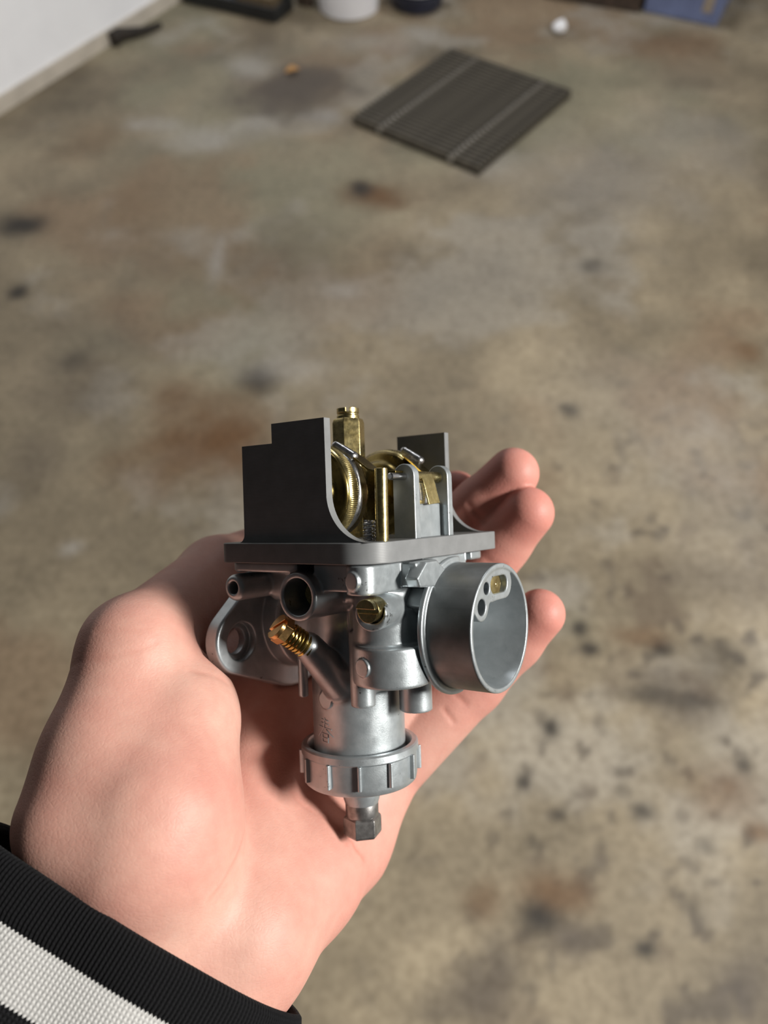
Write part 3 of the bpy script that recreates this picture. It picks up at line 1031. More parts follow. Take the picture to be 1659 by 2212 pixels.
# the profile runs clockwise seen from -Y; split into a grid-free convex fan is not needed for a flat n-gon
for y0, y1 in ((2.4, 5.6), (82.6, 85.8)):
    w = cb()
    w.extrude(wall_prof, lambda x, z: (x, y0, z), lambda x, z: (x, y1, z))
    w.build('bowl_wall', PLA, bowl_o, bevel=0.4, seg=2)


# twin brass floats
def float_drum(yc, sgn):
    f = empty('float')
    f.parent = carb
    b = cb()
    cx, cz = -38.0, 24.6
    prof = [(0, 12.6), (5, 12.5), (9.5, 12.0), (11.8, 11.0), (12.9, 9.6), (13.2, 8.3), (14.2, 7.6), (15.9, 7.2), (17.0, 6.3), (17.4, 5.0), (17.5, 1.0)]
    full = prof + [(r, -h) for r, h in reversed(prof)]
    b.lathe(full[::-1], (cx, yc, cz), (0, 1, 0), 72)
    o = b.build('float_can', BRASS_OLD, f, angle=50)
    # rolled seam with fine knurl
    b = cb()
    n = 150
    rings = []
    for h, rr, kn in ((-1.5, 17.4, 0.0), (-1.0, 18.0, 0.16), (-0.2, 18.2, 0.16), (0.1, 17.9, 0.0)):
        pass
    vs, fs = [], []
    hs = [(-5.6, 17.3, 0), (-4.9, 17.75, 1), (-2.6, 18.0, 1), (-1.3, 18.1, 1), (-0.9, 17.5, 0)]
    for h, rr, kn in hs:
        for i in range(n * 2):
            t = PI * i / n
            r = rr + (0.24 if (i % 2 and kn) else 0)
            vs.append((cx + r * math.cos(t), yc + h, cz + r * math.sin(t)))
    m = n * 2
    for k in range(len(hs) - 1):
        for i in range(m):
            fs.append((k * m + i, k * m + (i + 1) % m, (k + 1) * m + (i + 1) % m, (k + 1) * m + i))
    b.add(vs, fs)
    b.build('knurled_seam', BRASS, f, angle=60)
    b = cb()
    rnd = random.Random(int(yc))
    vs, fs = [], []
    m = 96
    hs = [(-0.9, 17.45), (-0.3, 18.1), (0.6, 18.35), (1.5, 18.0), (2.3, 17.45)]
    ph = [rnd.random() * 6 for _ in range(4)]
    for h, rr in hs:
        for i in range(m):
            t = 2 * PI * i / m
            w = 0.18 * math.sin(3 * t + ph[0]) + 0.12 * math.sin(7 * t + ph[1])
            vs.append((cx + (rr + (w if rr > 17.6 else 0)) * math.cos(t), yc + h * (1 + 0.3 * math.sin(5 * t + ph[2])), cz + (rr + (w if rr > 17.6 else 0)) * math.sin(t)))
    for k in range(len(hs) - 1):
        for i in range(m):
            fs.append((k * m + i, k * m + (i + 1) % m, (k + 1) * m + (i + 1) % m, (k + 1) * m + i))
    b.add(vs, fs)
    b.build('solder_band', SOLDER, f, angle=60)
    # lump of solder that fixes the hinge arm
    F = Field((-36, yc - 8, 32), (-16, yc + 8, 48), 0.4)
    F.add(p_rcone((-31, yc + 1.0, 42.0), (-24.5, yc + 2.0, 37.6), 1.6, 1.9))
    F.add(p_rcone((-29, yc + 2.2, 41.0), (-24, yc + 3.0, 37.6), 1.1, 1.2), k=1)
    me, _ = F.mesh('solder_lump', U, relax=1)
    link('solder_lump', me, SOLDER, f)
    return f


float_drum(21.5, 1)
float_drum(67.0, -1)


def strip(name, pts, width_dir, w, th, mat, parent, bevel=0.15):
    """flat bent strip: centre line pts, width along width_dir"""
    b = cb()
    wd = Vector(width_dir).normalized()
    P = [Vector(p) for p in pts]
    vs, fs = [], []
    for i, p in enumerate(P):
        d = (P[min(i + 1, len(P) - 1)] - P[max(i - 1, 0)]).normalized()
        n = d.cross(wd).normalized()
        for a, c in ((-1, -1), (1, -1), (1, 1), (-1, 1)):
            vs.append(p + wd * (a * w / 2) + n * (c * th / 2))
    for i in range(len(P) - 1):
        for k in range(4):
            j = (k + 1) % 4
            fs.append((4 * i + k, 4 * i + j, 4 * i + 4 + j, 4 * i + 4 + k))
    fs += [(0, 3, 2, 1), tuple(4 * (len(P) - 1) + k for k in range(4))]
    b.add(vs, fs)
    return b.build(name, mat, parent, bevel=bevel)


bracket = empty('float_hinge')
bracket.parent = carb
strip('arm', [(-27, 25.0, 39.6), (-22, 25.8, 36.0), (-17.5, 26.6, 32.4), (-13.5, 28.0, 31.2), (-7.5, 29.5, 31.2)], (0, 1, 0), 6.5, 0.8, BRASS_OLD, bracket)
strip('arm', [(-27, 63.4, 39.6), (-22, 62.8, 36.0), (-17.5, 62.0, 32.4), (-13.5, 61.0, 31.2), (-7.5, 60.4, 31.2)], (0, 1, 0), 6.5, 0.8, BRASS_OLD, bracket)
strip('cross_strip', [(-12.5, 26.0, 30.6), (-12.5, 44, 30.6), (-12.5, 63.5, 30.6)], (1, 0, 0), 5.0, 0.8, BRASS_OLD, bracket)
b = cb()
b.lathe([(1.3, 0), (2.15, 0), (2.2, 0.3), (2.2, 18.5), (2.15, 18.8), (1.3, 18.8)], (-7.2, 35.2, 29.4), (0, 1, 0), 28)
b.build('hinge_tube', BRASS, bracket)
strip('tang', [(-5.4, 42.8, 30.4), (-4.6, 43.0, 28.4), (-4.0, 43.3, 26.0), (-3.5, 43.8, 22.5), (-3.0, 44.4, 19.4)], (0.1, 1, 0.08), 6.6, 0.7, BRASS, bracket, 0.1)
strip('needle_clip', [(-5.6, 37.3, 27.0), (-5.2, 37.4, 24.0), (-5.0, 37.5, 20.8)], (0, 1, 0), 4.6, 0.6, STEEL, bracket, 0.1)
b = cb()
b.lathe([(0, 0), (0.9, 0), (1.3, 0.35), (1.3, 36), (0.9, 36.4), (0, 36.4)], (-7.2, 22.0, 29.4), (0, 1, 0), 24)
b.build('hinge_pin', STEEL, carb)

# the two cast posts that carry the pin, and the web between them
for y0, y1 in ((31.0, 34.7), (54.6, 58.2)):
    b = cb()
    prof = [(-12.2, 4), (-2.9, 4), (-2.9, 29.6)] + arc(-7.4, 29.6, 4.5, 0, 180, 14)[1:] + [(-12.2, 28)]
    b.extrude(prof, lambda x, z: (x, y0, z), lambda x, z: (x, y1, z))
    b.build('float_post', ZINC, carb, bevel=0.45, seg=2)
b = cb()
b.box((-9.5, 34.0, 4), (-5.6, 53.0, 19.6))
b.build('post_web', ZINC, carb, bevel=0.5)

# brass main jet holder and slotted jet
b = cb()
b.lathe([(0, 5), (6.6, 5), (6.6, 52.6), (6.0, 54.4), (4.0, 54.6), (0, 54.6)], (-41.5, 44, 0), (0, 0, 1), 6, phase=math.radians(20))
jh = b.build('main_jet_holder', BRASS, carb, bevel=0.35, angle=20)
b = cb()
ring = [(4.5, 54.4), (4.5, 55.6), (4.2, 55.9), (4.2, 56.4), (4.5, 56.7), (4.5, 57.0)]
b.lathe([(0, 54.4)] + ring + [(0, 57.0)], (-41.5, 44, 0), (0, 0, 1), 40)
for s in (-1, 1):
    a0 = math.radians(-55)
    prof = [(4.45 * math.cos(t), 4.45 * math.sin(t)) for t in np.linspace(math.radians(9), math.radians(171), 20)]
    rot = lambda x, y: (-41.5 + (x * math.cos(a0) - s * y * math.sin(a0)), 44 + (x * math.sin(a0) + s * y * math.cos(a0)))
    b.extrude(prof[::s], lambda x, y: (*rot(x, y), 57.0), lambda x, y: (*rot(x, y), 58.6))
b.build('main_jet', BRASS, jh, bevel=0.12)

# overflow tube and the little coil spring beside it
b = cb()
b.lathe([(1.5, 26), (1.5, 31.6), (1.75, 32.1), (2.15, 31.9), (2.2, 31.4), (2.25, 5)], (-5.9, 14.2, 0), (0.02, 0, 1), 28)
b.build('overflow_tube', BRASS, carb)
b = cb()
b.tube([(-11.0 + 2.0 * math.cos(t), 14.3 + 2.0 * math.sin(t), 6.2 + 8.0 * t / (2 * PI * 6.5)) for t in np.linspace(0, 2 * PI * 6.5, 160)], 0.42, 8)
b.cyl((-11, 14.3, 5), (-11, 14.3, 12.5), 1.2, 16, 0.2)
b.build('pump_spring', STEEL, carb)

# threaded cap of the slide tower
cap = empty('slide_cap')
cap.parent = carb
b = cb()
b.lathe([(19.4, -80), (20.2, -74.6), (20.9, -73.6), (22.6, -73.6), (23.2, -74.2), (23.35, -76.6), (22.7, -77.3), (22.6, -86.4), (22.2, -88.2), (21.4, -88.9),
         (9, -88.9), (7.9, -89.2), (7.8, -94.5), (7.2, -97.0), (6.7, -98.6), (4, -98.6), (4, -86), (19.4, -86)], (-41, 44, 0), (0, 0, 1), 96, closed=True)
b.build('cap_body', ZINC, cap, angle=40)
va = math.atan2(-0.8192, 0.5736)
for i in range(12):
    a = va + math.radians(1 + 30 * i)
    d = Vector((math.cos(a), math.sin(a), 0))
    s = Vector((-d.y, d.x, 0))
    b = cb()
    prof = [(-0.8, 22.0), (0.8, 22.0), (0.75, 23.8), (0.4, 24.3), (-0.4, 24.3), (-0.75, 23.8)]
    c0 = Vector((-41, 44, 0))
    b.extrude(prof, lambda q, r: tuple(c0 + d * r + s * q + Vector((0, 0, -86.0))), lambda q, r: tuple(c0 + d * r + s * q + Vector((0, 0, -76.8))))
    b.build('grip_rib', ZINC, cap, bevel=0.25)
b = cb()
b.lathe([(0, -98), (6.4, -98), (6.6, -98.6), (6.6, -103.5), (6.4, -104.2), (0, -104.2)], (-41, 44, 0), (0, 0, 1), 36)
b.lathe([(0, -103.6), (6.9, -103.6), (7.6, -104.4), (7.75, -105.2), (7.75, -110.6), (7.2, -111.6), (6.0, -112.0), (3.4, -112.0), (3.0, -111), (0, -111)], (-41, 44, 0), (0, 0, 1), 6, phase=math.radians(15))
b.build('cable_adjuster', STEEL_DARK, carb, bevel=0.35, angle=25)

# air screw with its slot
b = cb()
for sg in (-1, 1):
    prof = [(3.95 * math.cos(t), 3.95 * math.sin(t)) for t in np.linspace(math.radians(11), math.radians(169), 18)]
    b.extrude(prof[::sg], lambda x, z: (-3.5 + x, 0.2 + (1.1 if sg < 0 else 0), -14.9 + sg * z), lambda x, z: (-4.1 + x, 2.6, -14.9 + sg * z))
b.cyl((-4.05, 2.4, -14.9), (-5.6, 9.5, -14.9), 3.95, 28)
b.build('air_screw', BRASS, carb, bevel=0.15)

# idle screw: slotted square head, coil spring, shank
H0, D0 = Vector((-46.6, 4.2, -22.8)), Vector((0.36, 0.70, -0.61)).normalized()
x0 = Vector((0.85, -0.1, 0.45))
x0 = (x0 - D0 * x0.dot(D0)).normalized()
y0_ = D0.cross(x0)
idle = empty('idle_screw')
idle.parent = carb
b = cb()
def hd(x, y, h):
    return tuple(H0 + x0 * x + y0_ * y + D0 * h)
hexp = [(5.4 * math.cos(math.radians(60 * i + 14)), 5.4 * math.sin(math.radians(60 * i + 14))) for i in range(6)]
b.extrude(hexp, lambda x, y: hd(x, y, 1.4), lambda x, y: hd(x, y, 4.6))
for s in (-1, 1):
    prof = [(4.9 * math.cos(t), 4.9 * math.sin(t)) for t in np.linspace(math.radians(9), math.radians(171), 16)]
    b.extrude(prof[::s], lambda x, y: hd(x, s * y, 0.0), lambda x, y: hd(x, s * y, 1.6))
b.cyl(H0 + D0 * 3, H0 + D0 * 18, 2.4, 20)
b.build('screw_head', COPPER_BRASS, idle, bevel=0.15)
b = cb()
turns = 6.2
b.tube([hd(4.1 * math.cos(t), 4.1 * math.sin(t), 5.2 + 9.6 * t / (2 * PI * turns)) for t in np.linspace(0, 2 * PI * turns, 180)], 0.62, 10)
b.build('screw_spring', SPRING_GOLD, idle)

# slotted brass plug at the bottom of the wide hose stub
b = cb()
b.lathe([(0, 0), (4.2, 0), (4.6, 0.4), (4.6, 4), (0, 4)], (-34.6, 11.6, -11.6), (0, 1, 0), 28)
b.box((-38.6, 11.2, -12.1), (-30.6, 11.8, -11.1))
b.build('stub_plug', BRASS, carb)

# cast character on the slide tower
b = cb()
a_c = math.atan2(-0.995, -0.16)
def on_tower(gx, gy):
    a = a_c + (gx - 0.5) * 8.6 / 18.2
    return (-41 + 18.25 * math.cos(a), 44 + 18.25 * math.sin(a), -70.6 + gy * 9.6)
for st in ([(0.30, 0.93), (0.72, 0.90)], [(0.28, 0.79), (0.74, 0.75)], [(0.10, 0.63), (0.92, 0.57)], [(0.52, 1.0), (0.47, 0.62), (0.05, 0.20)], [(0.56, 0.58), (0.74, 0.42), (0.99, 0.28)],
           [(0.34, 0.37), (0.34, 0.03)], [(0.34, 0.37), (0.70, 0.35), (0.70, 0.02)], [(0.36, 0.20), (0.68, 0.19)], [(0.34, 0.04), (0.70, 0.03)]):
    pts = []
    for (xa, ya), (xb, yb) in zip(st[:-1], st[1:]):
        for i in range(5):
            pts.append(on_tower(xa + (xb - xa) * i / 4, ya + (yb - ya) * i / 4))
    b.tube(pts, 0.27, 6)
b.build('cast_character', ZINC, carb)


# ------------------------------------------------------------------ hand
def chain(F, pts, k):
    for (x0, y0, z0, r0), (x1, y1, z1, r1) in zip(pts[:-1], pts[1:]):
        F.add(p_rcone((x0, y0, z0), (x1, y1, z1), r0, r1), k=k, margin=12)


def build_hand():
    allp = np.array([p for c in (THUMB_CHAIN, THUMB_DISTAL, THENAR, THENAR_TOP, THUMB_WEB, WEB_DEEP, HEEL, RIDGE, HYPOTHENAR, PALM_A, PALM_B, PALM_C, WRIST, WRIST_ULNAR, PINKY, RING, MIDDLE, INDEX) for p in c])
    lo = (allp[:, :3] - allp[:, 3:]).min(0) - 3
    hi = (allp[:, :3] + allp[:, 3:]).max(0) + 3
    h = 1.15
    F = Field(lo, hi, h)
    chain(F, PALM_A, 8)
    chain(F, PALM_B, 8)
    chain(F, PALM_C, 8)
    chain(F, HYPOTHENAR, 10)
    chain(F, WRIST, 10)
    chain(F, WRIST_ULNAR, 10)
    chain(F, HEEL, 12)
    chain(F, RIDGE, 10)
    chain(F, WEB_DEEP, 10)
    chain(F, THENAR, 12)
    chain(F, THUMB_WEB, 10)
    chain(F, THENAR_TOP, 10)
    chain(F, THUMB_CHAIN, 8)
    chain(F, THUMB_DISTAL, 7)
    for fg in (INDEX, MIDDLE, RING, PINKY):
        G = Field(lo, hi, h)
        chain(G, fg, 4)
        F.F = smin(F.F, G.F, 1.2)
    # flesh gives way where the carburetor presses on it
    for pr in (p_cyl((-41, 44, -89.6), (-41, 44, -72), 24.4), p_cyl((-41, 44, -112.6), (-41, 44, -88), 8.2), p_cyl((-41, 44, -80), (-41, 44, 0), 18.9),
               p_cyl((-14, 44.5, -25), (23.5, 44.5, -25), 25.5), p_box((-71.8, -1, -0.6), (0.8, 89, 51)), p_box((-71.5, 3, -16), (-3, 87, 0)),
               p_flangeX(-80.8, -72.4, (44, -26), 29.7, (12.5, -31.5), 13.8), p_flangeX(-80.8, -72.4, (44, -26), 29.7, (75.5, -31.5), 13.8),
               p_cyl((-76, 44, -25), (6, 44, -25), 21), p_box((-40, 8, -60), (-1, 50, 0)), p_cyl((-66, 1, -9.5), (-66, 24, -9.5), 5.8)):
        F.add(pr, k=2.0, cut=True, margin=6)
    me, V = F.mesh('hand', U, relax=2)
    # warm flush at the finger tips and in the hollow of the palm
    fl = np.zeros(len(V))
    for c in (PINKY, RING, MIDDLE, INDEX):
        for (x, y, z, r), s in zip(c[1:], (0.35, 0.55, 0.75)):
            d = np.linalg.norm(V - np.array((x, y, z)), axis=1)
            fl = np.maximum(fl, s * np.exp(-(d / (r * 1.9)) ** 2))
    for (x, y, z, r) in HYPOTHENAR[1:]:
        d = np.linalg.norm(V - np.array((x, y, z)), axis=1)
        fl = np.maximum(fl, 0.45 * np.exp(-(d / (r * 1.4)) ** 2))
    N = np.zeros(len(V) * 3)
    me.vertices.foreach_get('normal', N)
    N = N.reshape(-1, 3)
    cr = np.zeros(len(V))
    for line, wd, dep in CREASES:
        pts = []
        for a, b_ in zip(line[:-1], line[1:]):
            a, b_ = np.array(a), np.array(b_)
            for i in range(8):
                pts.append(a + (b_ - a) * i / 8)
        pts.append(np.array(line[-1]))
        pts = [V[np.argmin(((V - p) ** 2).sum(1))] for p in pts]
        for _ in range(2):
            pts = [pts[0]] + [(p + q + r) / 3 for p, q, r in zip(pts[:-2], pts[1:-1], pts[2:])] + [pts[-1]]
        d2 = np.full(len(V), 1e9)
        for a, b_ in zip(pts[:-1], pts[1:]):
            ab = b_ - a
            t = np.clip(((V - a) @ ab) / max(ab @ ab, 1e-9), 0, 1)
            d2 = np.minimum(d2, ((V - a - t[:, None] * ab) ** 2).sum(1))
        cr = np.maximum(cr, np.exp(-d2 / wd ** 2) * dep)
    V = V - N * (cr * 0.9)[:, None]
    me.vertices.foreach_set('co', (V * U).astype(np.float32).ravel())
    me.normals_split_custom_set_from_vertices([(0, 0, 0)] * len(V))
    ac = me.attributes.new('crease', 'FLOAT', 'POINT')
    ac.data.foreach_set('value', np.clip(cr * 0.55, 0, 1).astype(np.float32))
    at = me.attributes.new('flush', 'FLOAT', 'POINT')
    at.data.foreach_set('value', fl.astype(np.float32))
    o = link('hand', me, SKIN, None, CARB_M)
    tag(o, 'left hand, palm up, fingers curled up around the silver carburetor', 'hand')
    return o


hand = build_hand()

# ------------------------------------------------------------------ striped knit sleeve
cc = np.array(CUFF_CENTRE)
ca, cbv, ccv = [np.array(a) for a in CUFF_AXES]
sleeve = empty('sleeve')
sleeve.parent = hand
sleeve['label'] = 'black and white striped knit sleeve with ribbed black cuff'
HW, HT = 66.0, 50.0
NR = 300                        # knit ribs round the wrist


def cuff_point(t, l, dr):
    flare = 1.0 + 0.0009 * l
    wob = 0.9 * math.sin(3 * t + 0.4) + 0.6 * math.sin(5 * t + 1.3 + l * 0.03) + 0.5 * math.sin(9 * t + l * 0.07)
    ct, st = math.cos(t), math.sin(t)
    p = 2.4
    den = (abs(ct) ** p + abs(st) ** p) ** (1 / p)
    r = 1.0 / den
    return cc + ca * l + (cbv * ct * (HW + dr + wob) + ccv * st * (HT + dr + wob)) * r * flare


def knit_band(name, mat, rows, zig0, zig1, rib, parent):
    """rows: list of (length along the arm, radial offset)"""
    m = NR * 4
    vs, uv = [], []
    L = [r[0] for r in rows]
    for k, (l, dr) in enumerate(rows):
        for i in range(m):
            t = 2 * PI * i / m
            ph = i % 4
            z = (0.0, 0.5, 1.0, 0.5)[ph]
            ll = l + (zig0 * (z - 0.5) if k == 0 else 0) + (zig1 * (z - 0.5) if k == len(rows) - 1 else 0)
            rr = dr + rib * (z - 0.5)
            vs.append(tuple(cuff_point(t, ll, rr)))
            uv.append((i / 4, ll / 1.3))
    fs = []
    for k in range(len(rows) - 1):
        for i in range(m):
            j = (i + 1) % m
            fs.append((k * m + i, k * m + j, (k + 1) * m + j, (k + 1) * m + i))
    me = bpy.data.meshes.new(name)
    me.from_pydata([(x * U, y * U, z * U) for x, y, z in vs], [], fs)
    me.update()
    lay = me.uv_layers.new(name='UVMap')
    li = np.zeros(len(me.loops), np.int32)
    me.loops.foreach_get('vertex_index', li)
    UVa = np.array(uv, np.float32)[li]
    # keep the seam quad from running backwards
    UVa = UVa.reshape(-1, 4, 2)
    seam = (UVa[:, :, 0].max(1) - UVa[:, :, 0].min(1)) > NR / 2
    UVa[seam, :, 0] = np.where(UVa[seam, :, 0] < NR / 2, UVa[seam, :, 0] + NR, UVa[seam, :, 0])
    lay.data.foreach_set('uv', UVa.ravel())
    me.polygons.foreach_set('use_smooth', [True] * len(me.polygons))
    o = link(name, me, mat, parent)
    return o


cuff_rows = [(14, -3.4), (6, -3.2), (2.0, -2.9), (0.4, -1.6), (-0.2, -0.2), (0.5, 1.2), (2.0, 2.0), (5, 2.2), (9, 1.8), (12.5, 1.4), (14.5, 0.6), (15.6, -0.2)]
knit_band('cuff', KNIT_CUFF, cuff_rows, 0, 0.9, 0.4, sleeve)['label'] = 'ribbed black knit cuff'
edge = 13.8
for i in range(12):
    nm, mt, lab = (('white_stripe', KNIT_WHITE, 'white knit stripe'), ('black_stripe', KNIT_BLACK, 'black knit stripe'))[i % 2]
    w = 16.4
    knit_band(nm, mt, [(edge, -0.6), (edge + 1.5, 0.0), (edge + 5, 0.25), (edge + 11, 0.25), (edge + w + 1.0, 0.0)], 0, 0.9, 0.14, sleeve)['label'] = lab
    edge += w

# ------------------------------------------------------------------ things on the floor
GL, GT, GR, GB = Vector((-0.102, 2.648, 0)), Vector((0.254, 3.164, 0)), Vector((0.685, 2.853, 0)), Vector((0.325, 2.317, 0))
ex = ((GB - GL) + (GR - GT)).normalized()
ey = ((GT - GL) + (GR - GB)).normalized()
ey = (ey - ex * ey.dot(ex)).normalized()
gc = (GL + GT + GR + GB) / 4
lx = ((GB - GL).length + (GR - GT).length) / 2
ly = ((GT - GL).length + (GR - GB).length) / 2
grate_m = Matrix.Translation(gc) @ Matrix(((ex.x, ey.x, 0), (ex.y, ey.y, 0), (0, 0, 1))).to_4x4()
grate = empty('floor_grate', grate_m)
tag(grate, 'dark square steel bar grate lying on the concrete floor', 'grate')
NB = 27
bar_me = None
for i in range(NB):
    y = -ly / 2 + ly * (i + 0.5) / NB
    if bar_me is None:
        b = MB()
        b.box((-lx / 2, -0.0050, 0.004), (lx / 2, 0.0050, 0.030))
        o = b.build('bar', GRATE, grate, smooth=False)
        bar_me = o.data
    else:
        o = bpy.data.objects.new('bar', bar_me)
        coll.objects.link(o)
        o.parent = grate
    o.location = (0, y, 0)
for fx in (0.22, 0.78):
    b = MB()
    x = -lx / 2 + lx * fx
    b.cyl((x, -ly / 2 + 0.004, 0.0172), (x, ly / 2 - 0.004, 0.0172), 0.0095, 10)
    b.build('cross_rod', GRATE_ROD, grate)['label'] = 'lighter worn cross rod'
b = MB()
b.box((-lx / 2 + 0.002, -ly / 2 + 0.002, 0.0005), (lx / 2 - 0.002, ly / 2 - 0.002, 0.005))
b.build('pit_shade_sheet', PIT_SHADE, grate, smooth=False)  # dark sheet added so the gaps between bars read as a shaded pit

# white bucket
bk = empty('bucket', Matrix.Translation((-0.150, 3.572, 0)))
tag(bk, 'white plastic bucket standing between black tray and dark pot', 'bucket')
b = MB()
b.lathe([(0, 0.004), (0.112, 0.004), (0.118, 0.0), (0.124, 0.004), (0.148, 0.33), (0.156, 0.333), (0.156, 0.352), (0.147, 0.356), (0.143, 0.33), (0.119, 0.012), (0, 0.012)], (0, 0, 0), (0, 0, 1), 56)
b.build('bucket_body', BUCKET, bk)
b = MB()
b.tube([(0.158 * math.cos(t), 0.158 * math.sin(t) * 0.7 - 0.02, 0.30 - 0.16 * math.sin(t)) for t in np.linspace(0, PI, 24)][::1], 0.003, 8)
b.build('wire_handle', STEEL, bk)

# dark pot with a white basin resting in it
pt = empty('pot', Matrix.Translation((0.140, 3.600, 0)))
tag(pt, 'round dark blue pot on the floor beside the white bucket', 'pot')
b = MB()
b.lathe([(0, 0), (0.095, 0), (0.108, 0.012), (0.116, 0.055), (0.120, 0.060), (0.114, 0.062), (0.104, 0.016), (0, 0.014)], (0, 0, 0), (0, 0, 1), 48)
b.build('pot_body', NAVY, pt)
b = MB()
b.box((0.114, -0.02, 0.045), (0.15, 0.02, 0.055))
b.build('pot_handle', NAVY, pt, bevel=0.004)
bs = empty('basin', Matrix.Translation((0.140, 3.600, 0.062)))
tag(bs, 'white plastic tub sitting on the dark round pot', 'tub')
b = MB()
b.lathe([(0, 0), (0.092, 0), (0.098, 0.006), (0.110, 0.14), (0.115, 0.142), (0.108, 0.146), (0.094, 0.012), (0, 0.010)], (0, 0, 0), (0, 0, 1), 48)
b.build('tub_body', BUCKET, bs)
b = MB()
b.lathe([(0.111, 0.128), (0.117, 0.128), (0.117, 0.140), (0.111, 0.140)], (0, 0, 0), (0, 0, 1), 48, closed=True)
b.build('tub_rim', BUCKET, bs)


def frame2(p, q):
    d = (Vector(q) - Vector(p))
    L = d.length
    d = d / L
    n = Vector((-d.y, d.x, 0))
    return Matrix(((d.x, n.x, 0, p[0]), (d.y, n.y, 0, p[1]), (0, 0, 1, 0), (0, 0, 0, 1))), L


def open_box(name, mat, parent, L, Wd, Hh, th=0.008, z=0.0):
    b = MB()
    b.box((0, 0, z), (L, Wd, z + th))
    b.box((0, 0, z), (L, th, z + Hh))
    b.box((0, Wd - th, z), (L, Wd, z + Hh))
    b.box((0, th, z), (th, Wd - th, z + Hh))
    b.box((L - th, th, z), (L, Wd - th, z + Hh))
    return b.build(name, mat, parent, bevel=0.003)


# black tray with odds and ends in it
tm, tl = frame2((-0.865, 3.622, 0), (-0.448, 3.425, 0))
tray = empty('tool_tray', tm)
tag(tray, 'black plastic tray on the floor at the foot of the white wall', 'tray')
open_box('tray_body', BLACK_PLASTIC, tray, tl, 0.15, 0.055)
b = MB()
b.box((0, -0.006, 0.045), (tl, 0.0, 0.055))
b.build('tray_lip', BLACK_PLASTIC, tray, bevel=0.002)
for nm, mt, lab, cat, (px, py), (sx, sy, sz), rz in (
        ('cardboard_box', CARDBOARD, 'small brown cardboard box inside the black tray', 'box', (tl - 0.12, 0.075), (0.17, 0.09, 0.062), 0.08),
        ('plastic_case', GREY_PLASTIC, 'small grey plastic case inside the black tray', 'case', (tl - 0.30, 0.075), (0.11, 0.07, 0.05), -0.2)):
    e = empty(nm, tm @ Matrix.Translation((px, py, 0.0085)) @ Matrix.Rotation(rz, 4, 'Z'))
    tag(e, lab, cat)
    b = MB()
    b.box((-sx / 2, -sy / 2, 0), (sx / 2, sy / 2, sz * 0.8))
    b.build('box_body', mt, e, bevel=0.003)
    b = MB()
    b.box((-sx / 2 - 0.002, -sy / 2 - 0.002, sz * 0.8), (sx / 2 + 0.002, sy / 2 + 0.002, sz))
    b.build('box_lid', mt, e, bevel=0.002)

# brown wooden block between tray and bucket
bm_, _ = frame2((-0.375, 3.60, 0), (-0.305, 3.56, 0))
wb = MB()
wb.box((0, 0, 0), (0.065, 0.045, 0.14))
wo = wb.build('wooden_block', DARK_WOOD, None, bevel=0.004, matrix=bm_)
tag(wo, 'dark brown wooden block standing between black tray and white bucket', 'block')

# navy bin and the dark crate behind it
nm_, nl = frame2((1.095, 3.535, 0), (1.372, 3.395, 0))
binr = empty('storage_bin', nm_)
tag(binr, 'navy blue plastic storage bin with a tan label', 'bin')
b = MB()
for (z0, z1, g) in ((0.0, 0.20, 0.0), (0.20, 0.225, -0.012)):
    b.box((g, g, z0), (nl - g, 0.30 - g, z1))
b.build('bin_body', BIN_BLUE, binr, bevel=0.008, seg=3)
b = MB()
b.box((nl - 0.075, -0.003, 0.045), (nl - 0.035, 0.001, 0.12))
b.build('bin_label', LABEL_TAN, binr)
b = MB()
b.box((-0.014, -0.014, 0.22), (nl + 0.014, 0.314, 0.245))
b.build('bin_lid', BIN_BLUE, binr, bevel=0.006)
cm_, cl = frame2((0.690, 3.665, 0), (1.075, 3.520, 0))
crate = empty('wooden_crate', cm_)
tag(crate, 'dark brown slatted crate beside the navy bin', 'crate')
for k in range(3):
    b = MB()
    b.box((0.0, 0.0, 0.004 + 0.075 * k), (cl, 0.014, 0.066 + 0.075 * k))
    b.build('slat', DARK_WOOD, crate, bevel=0.002)
    b = MB()
    b.box((0.0, 0.286, 0.004 + 0.075 * k), (cl, 0.30, 0.066 + 0.075 * k))
    b.build('slat', DARK_WOOD, crate, bevel=0.002)
    for xx in (0.0, cl - 0.014):
        b = MB()
        b.box((xx, 0.0145, 0.004 + 0.075 * k), (xx + 0.014, 0.2855, 0.066 + 0.075 * k))
        b.build('slat', DARK_WOOD, crate, bevel=0.002)
for xx in (0.0145, cl - 0.0445):
    for yy in (0.0145, 0.2555):
        b = MB()
        b.box((xx, yy, 0), (xx + 0.03, yy + 0.03, 0.23))
        b.build('corner_post', DARK_WOOD, crate, bevel=0.002)

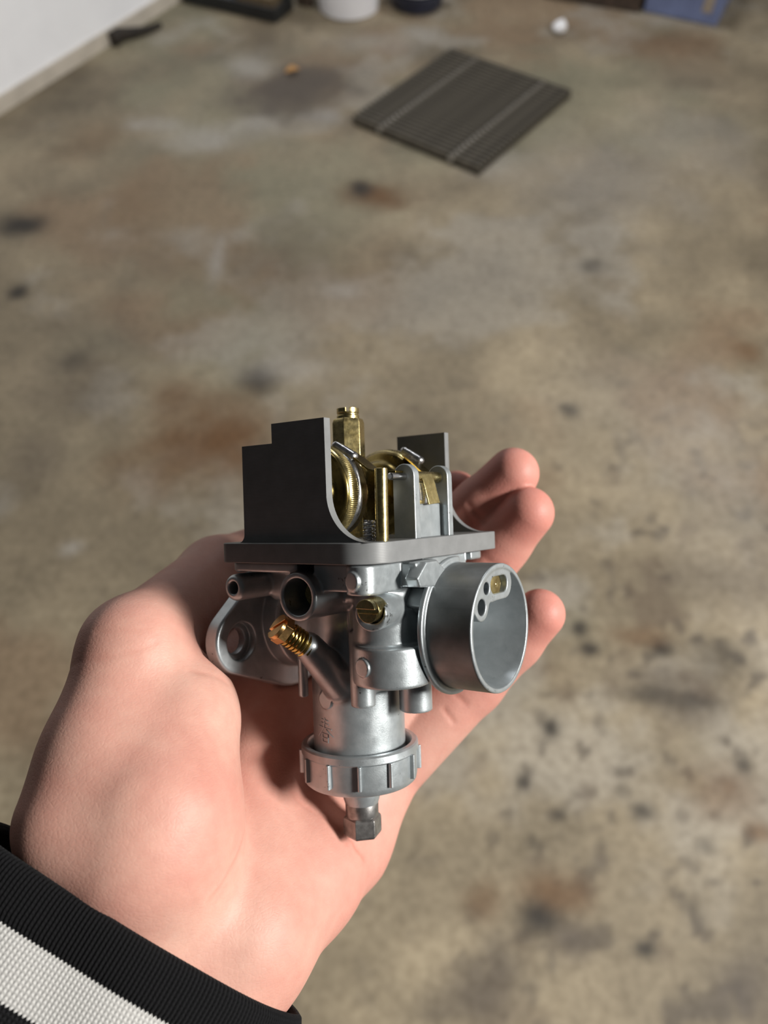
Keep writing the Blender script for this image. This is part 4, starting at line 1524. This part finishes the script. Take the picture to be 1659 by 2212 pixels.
# crumpled paper, dry leaf, piece of bark
import bmesh
def lumpy(name, mat, loc, r, squash, seed, label, cat, amp=0.35, lev=3):
    bm = bmesh.new()
    bmesh.ops.create_icosphere(bm, subdivisions=lev, radius=r)
    rnd = random.Random(seed)
    dirs = [(Vector((rnd.gauss(0, 1), rnd.gauss(0, 1), rnd.gauss(0, 1))).normalized(), rnd.uniform(0.4, 1.0)) for _ in range(14)]
    zmin = 0
    for v in bm.verts:
        d = v.co.normalized()
        m = min(w / max(d.dot(q), 0.05) for q, w in dirs)
        v.co *= (1 - amp) + amp * min(m, 1.5)
        v.co.x *= squash[0]
        v.co.y *= squash[1]
        v.co.z *= squash[2]
        zmin = min(zmin, v.co.z)
    me = bpy.data.meshes.new(name)
    bm.to_mesh(me)
    bm.free()
    o = link(name, me, mat)
    o.location = (loc[0], loc[1], -zmin * 0.97)
    return tag(o, label, cat)


lumpy('crumpled_paper', PAPER, (0.712, 3.343), 0.034, (1, 1, 0.9), 4, 'small crumpled white paper ball on the floor beyond the grate', 'paper', 0.5)

b = MB()
n = 9
vs, fs = [], []
for i in range(n):
    t = i / (n - 1)
    w = 0.024 * math.sin(PI * t) ** 0.7 + 0.0005
    for s in (-1, 0, 1):
        vs.append((0.058 * (t - 0.5), s * w * 0.8, 0.003 + 0.012 * abs(s) * math.sin(PI * t) + 0.006 * t * t))
for s in (0, 1):
    pass
top = len(vs)
vs += [(x, y, z - 0.0012) for x, y, z in vs]
for i in range(n - 1):
    for s in (0, 1):
        q = (3 * i + s, 3 * i + s + 1, 3 * i + 4 + s, 3 * i + 3 + s)
        fs.append(q)
        fs.append(tuple(top + k for k in q[::-1]))
for i in range(n - 1):
    fs.append((3 * i, 3 * i + 3, top + 3 * i + 3, top + 3 * i))
    fs.append((3 * i + 2, top + 3 * i + 2, top + 3 * i + 5, 3 * i + 5))
b.add(vs, fs)
lf = b.build('leaf', LEAF, None, matrix=Matrix.Translation((-0.353, 3.021, 0.002)) @ Matrix.Rotation(0.3, 4, 'Z'))
tag(lf, 'dry orange leaf on the grey stain of the floor', 'leaf')

b = MB()
b.tube([(-1.088, 3.235, 0.020), (-1.06, 3.28, 0.024), (-1.02, 3.30, 0.020), (-0.97, 3.33, 0.017), (-0.92, 3.392, 0.012)], 0.02, 10, lambda t: 0.031 - 0.021 * t)
bk_o = b.build('bark_stick', BARK, None, origin=(-1.0, 3.31, 0))
tag(bk_o, 'short black stick lying on the floor near the white wall', 'stick')
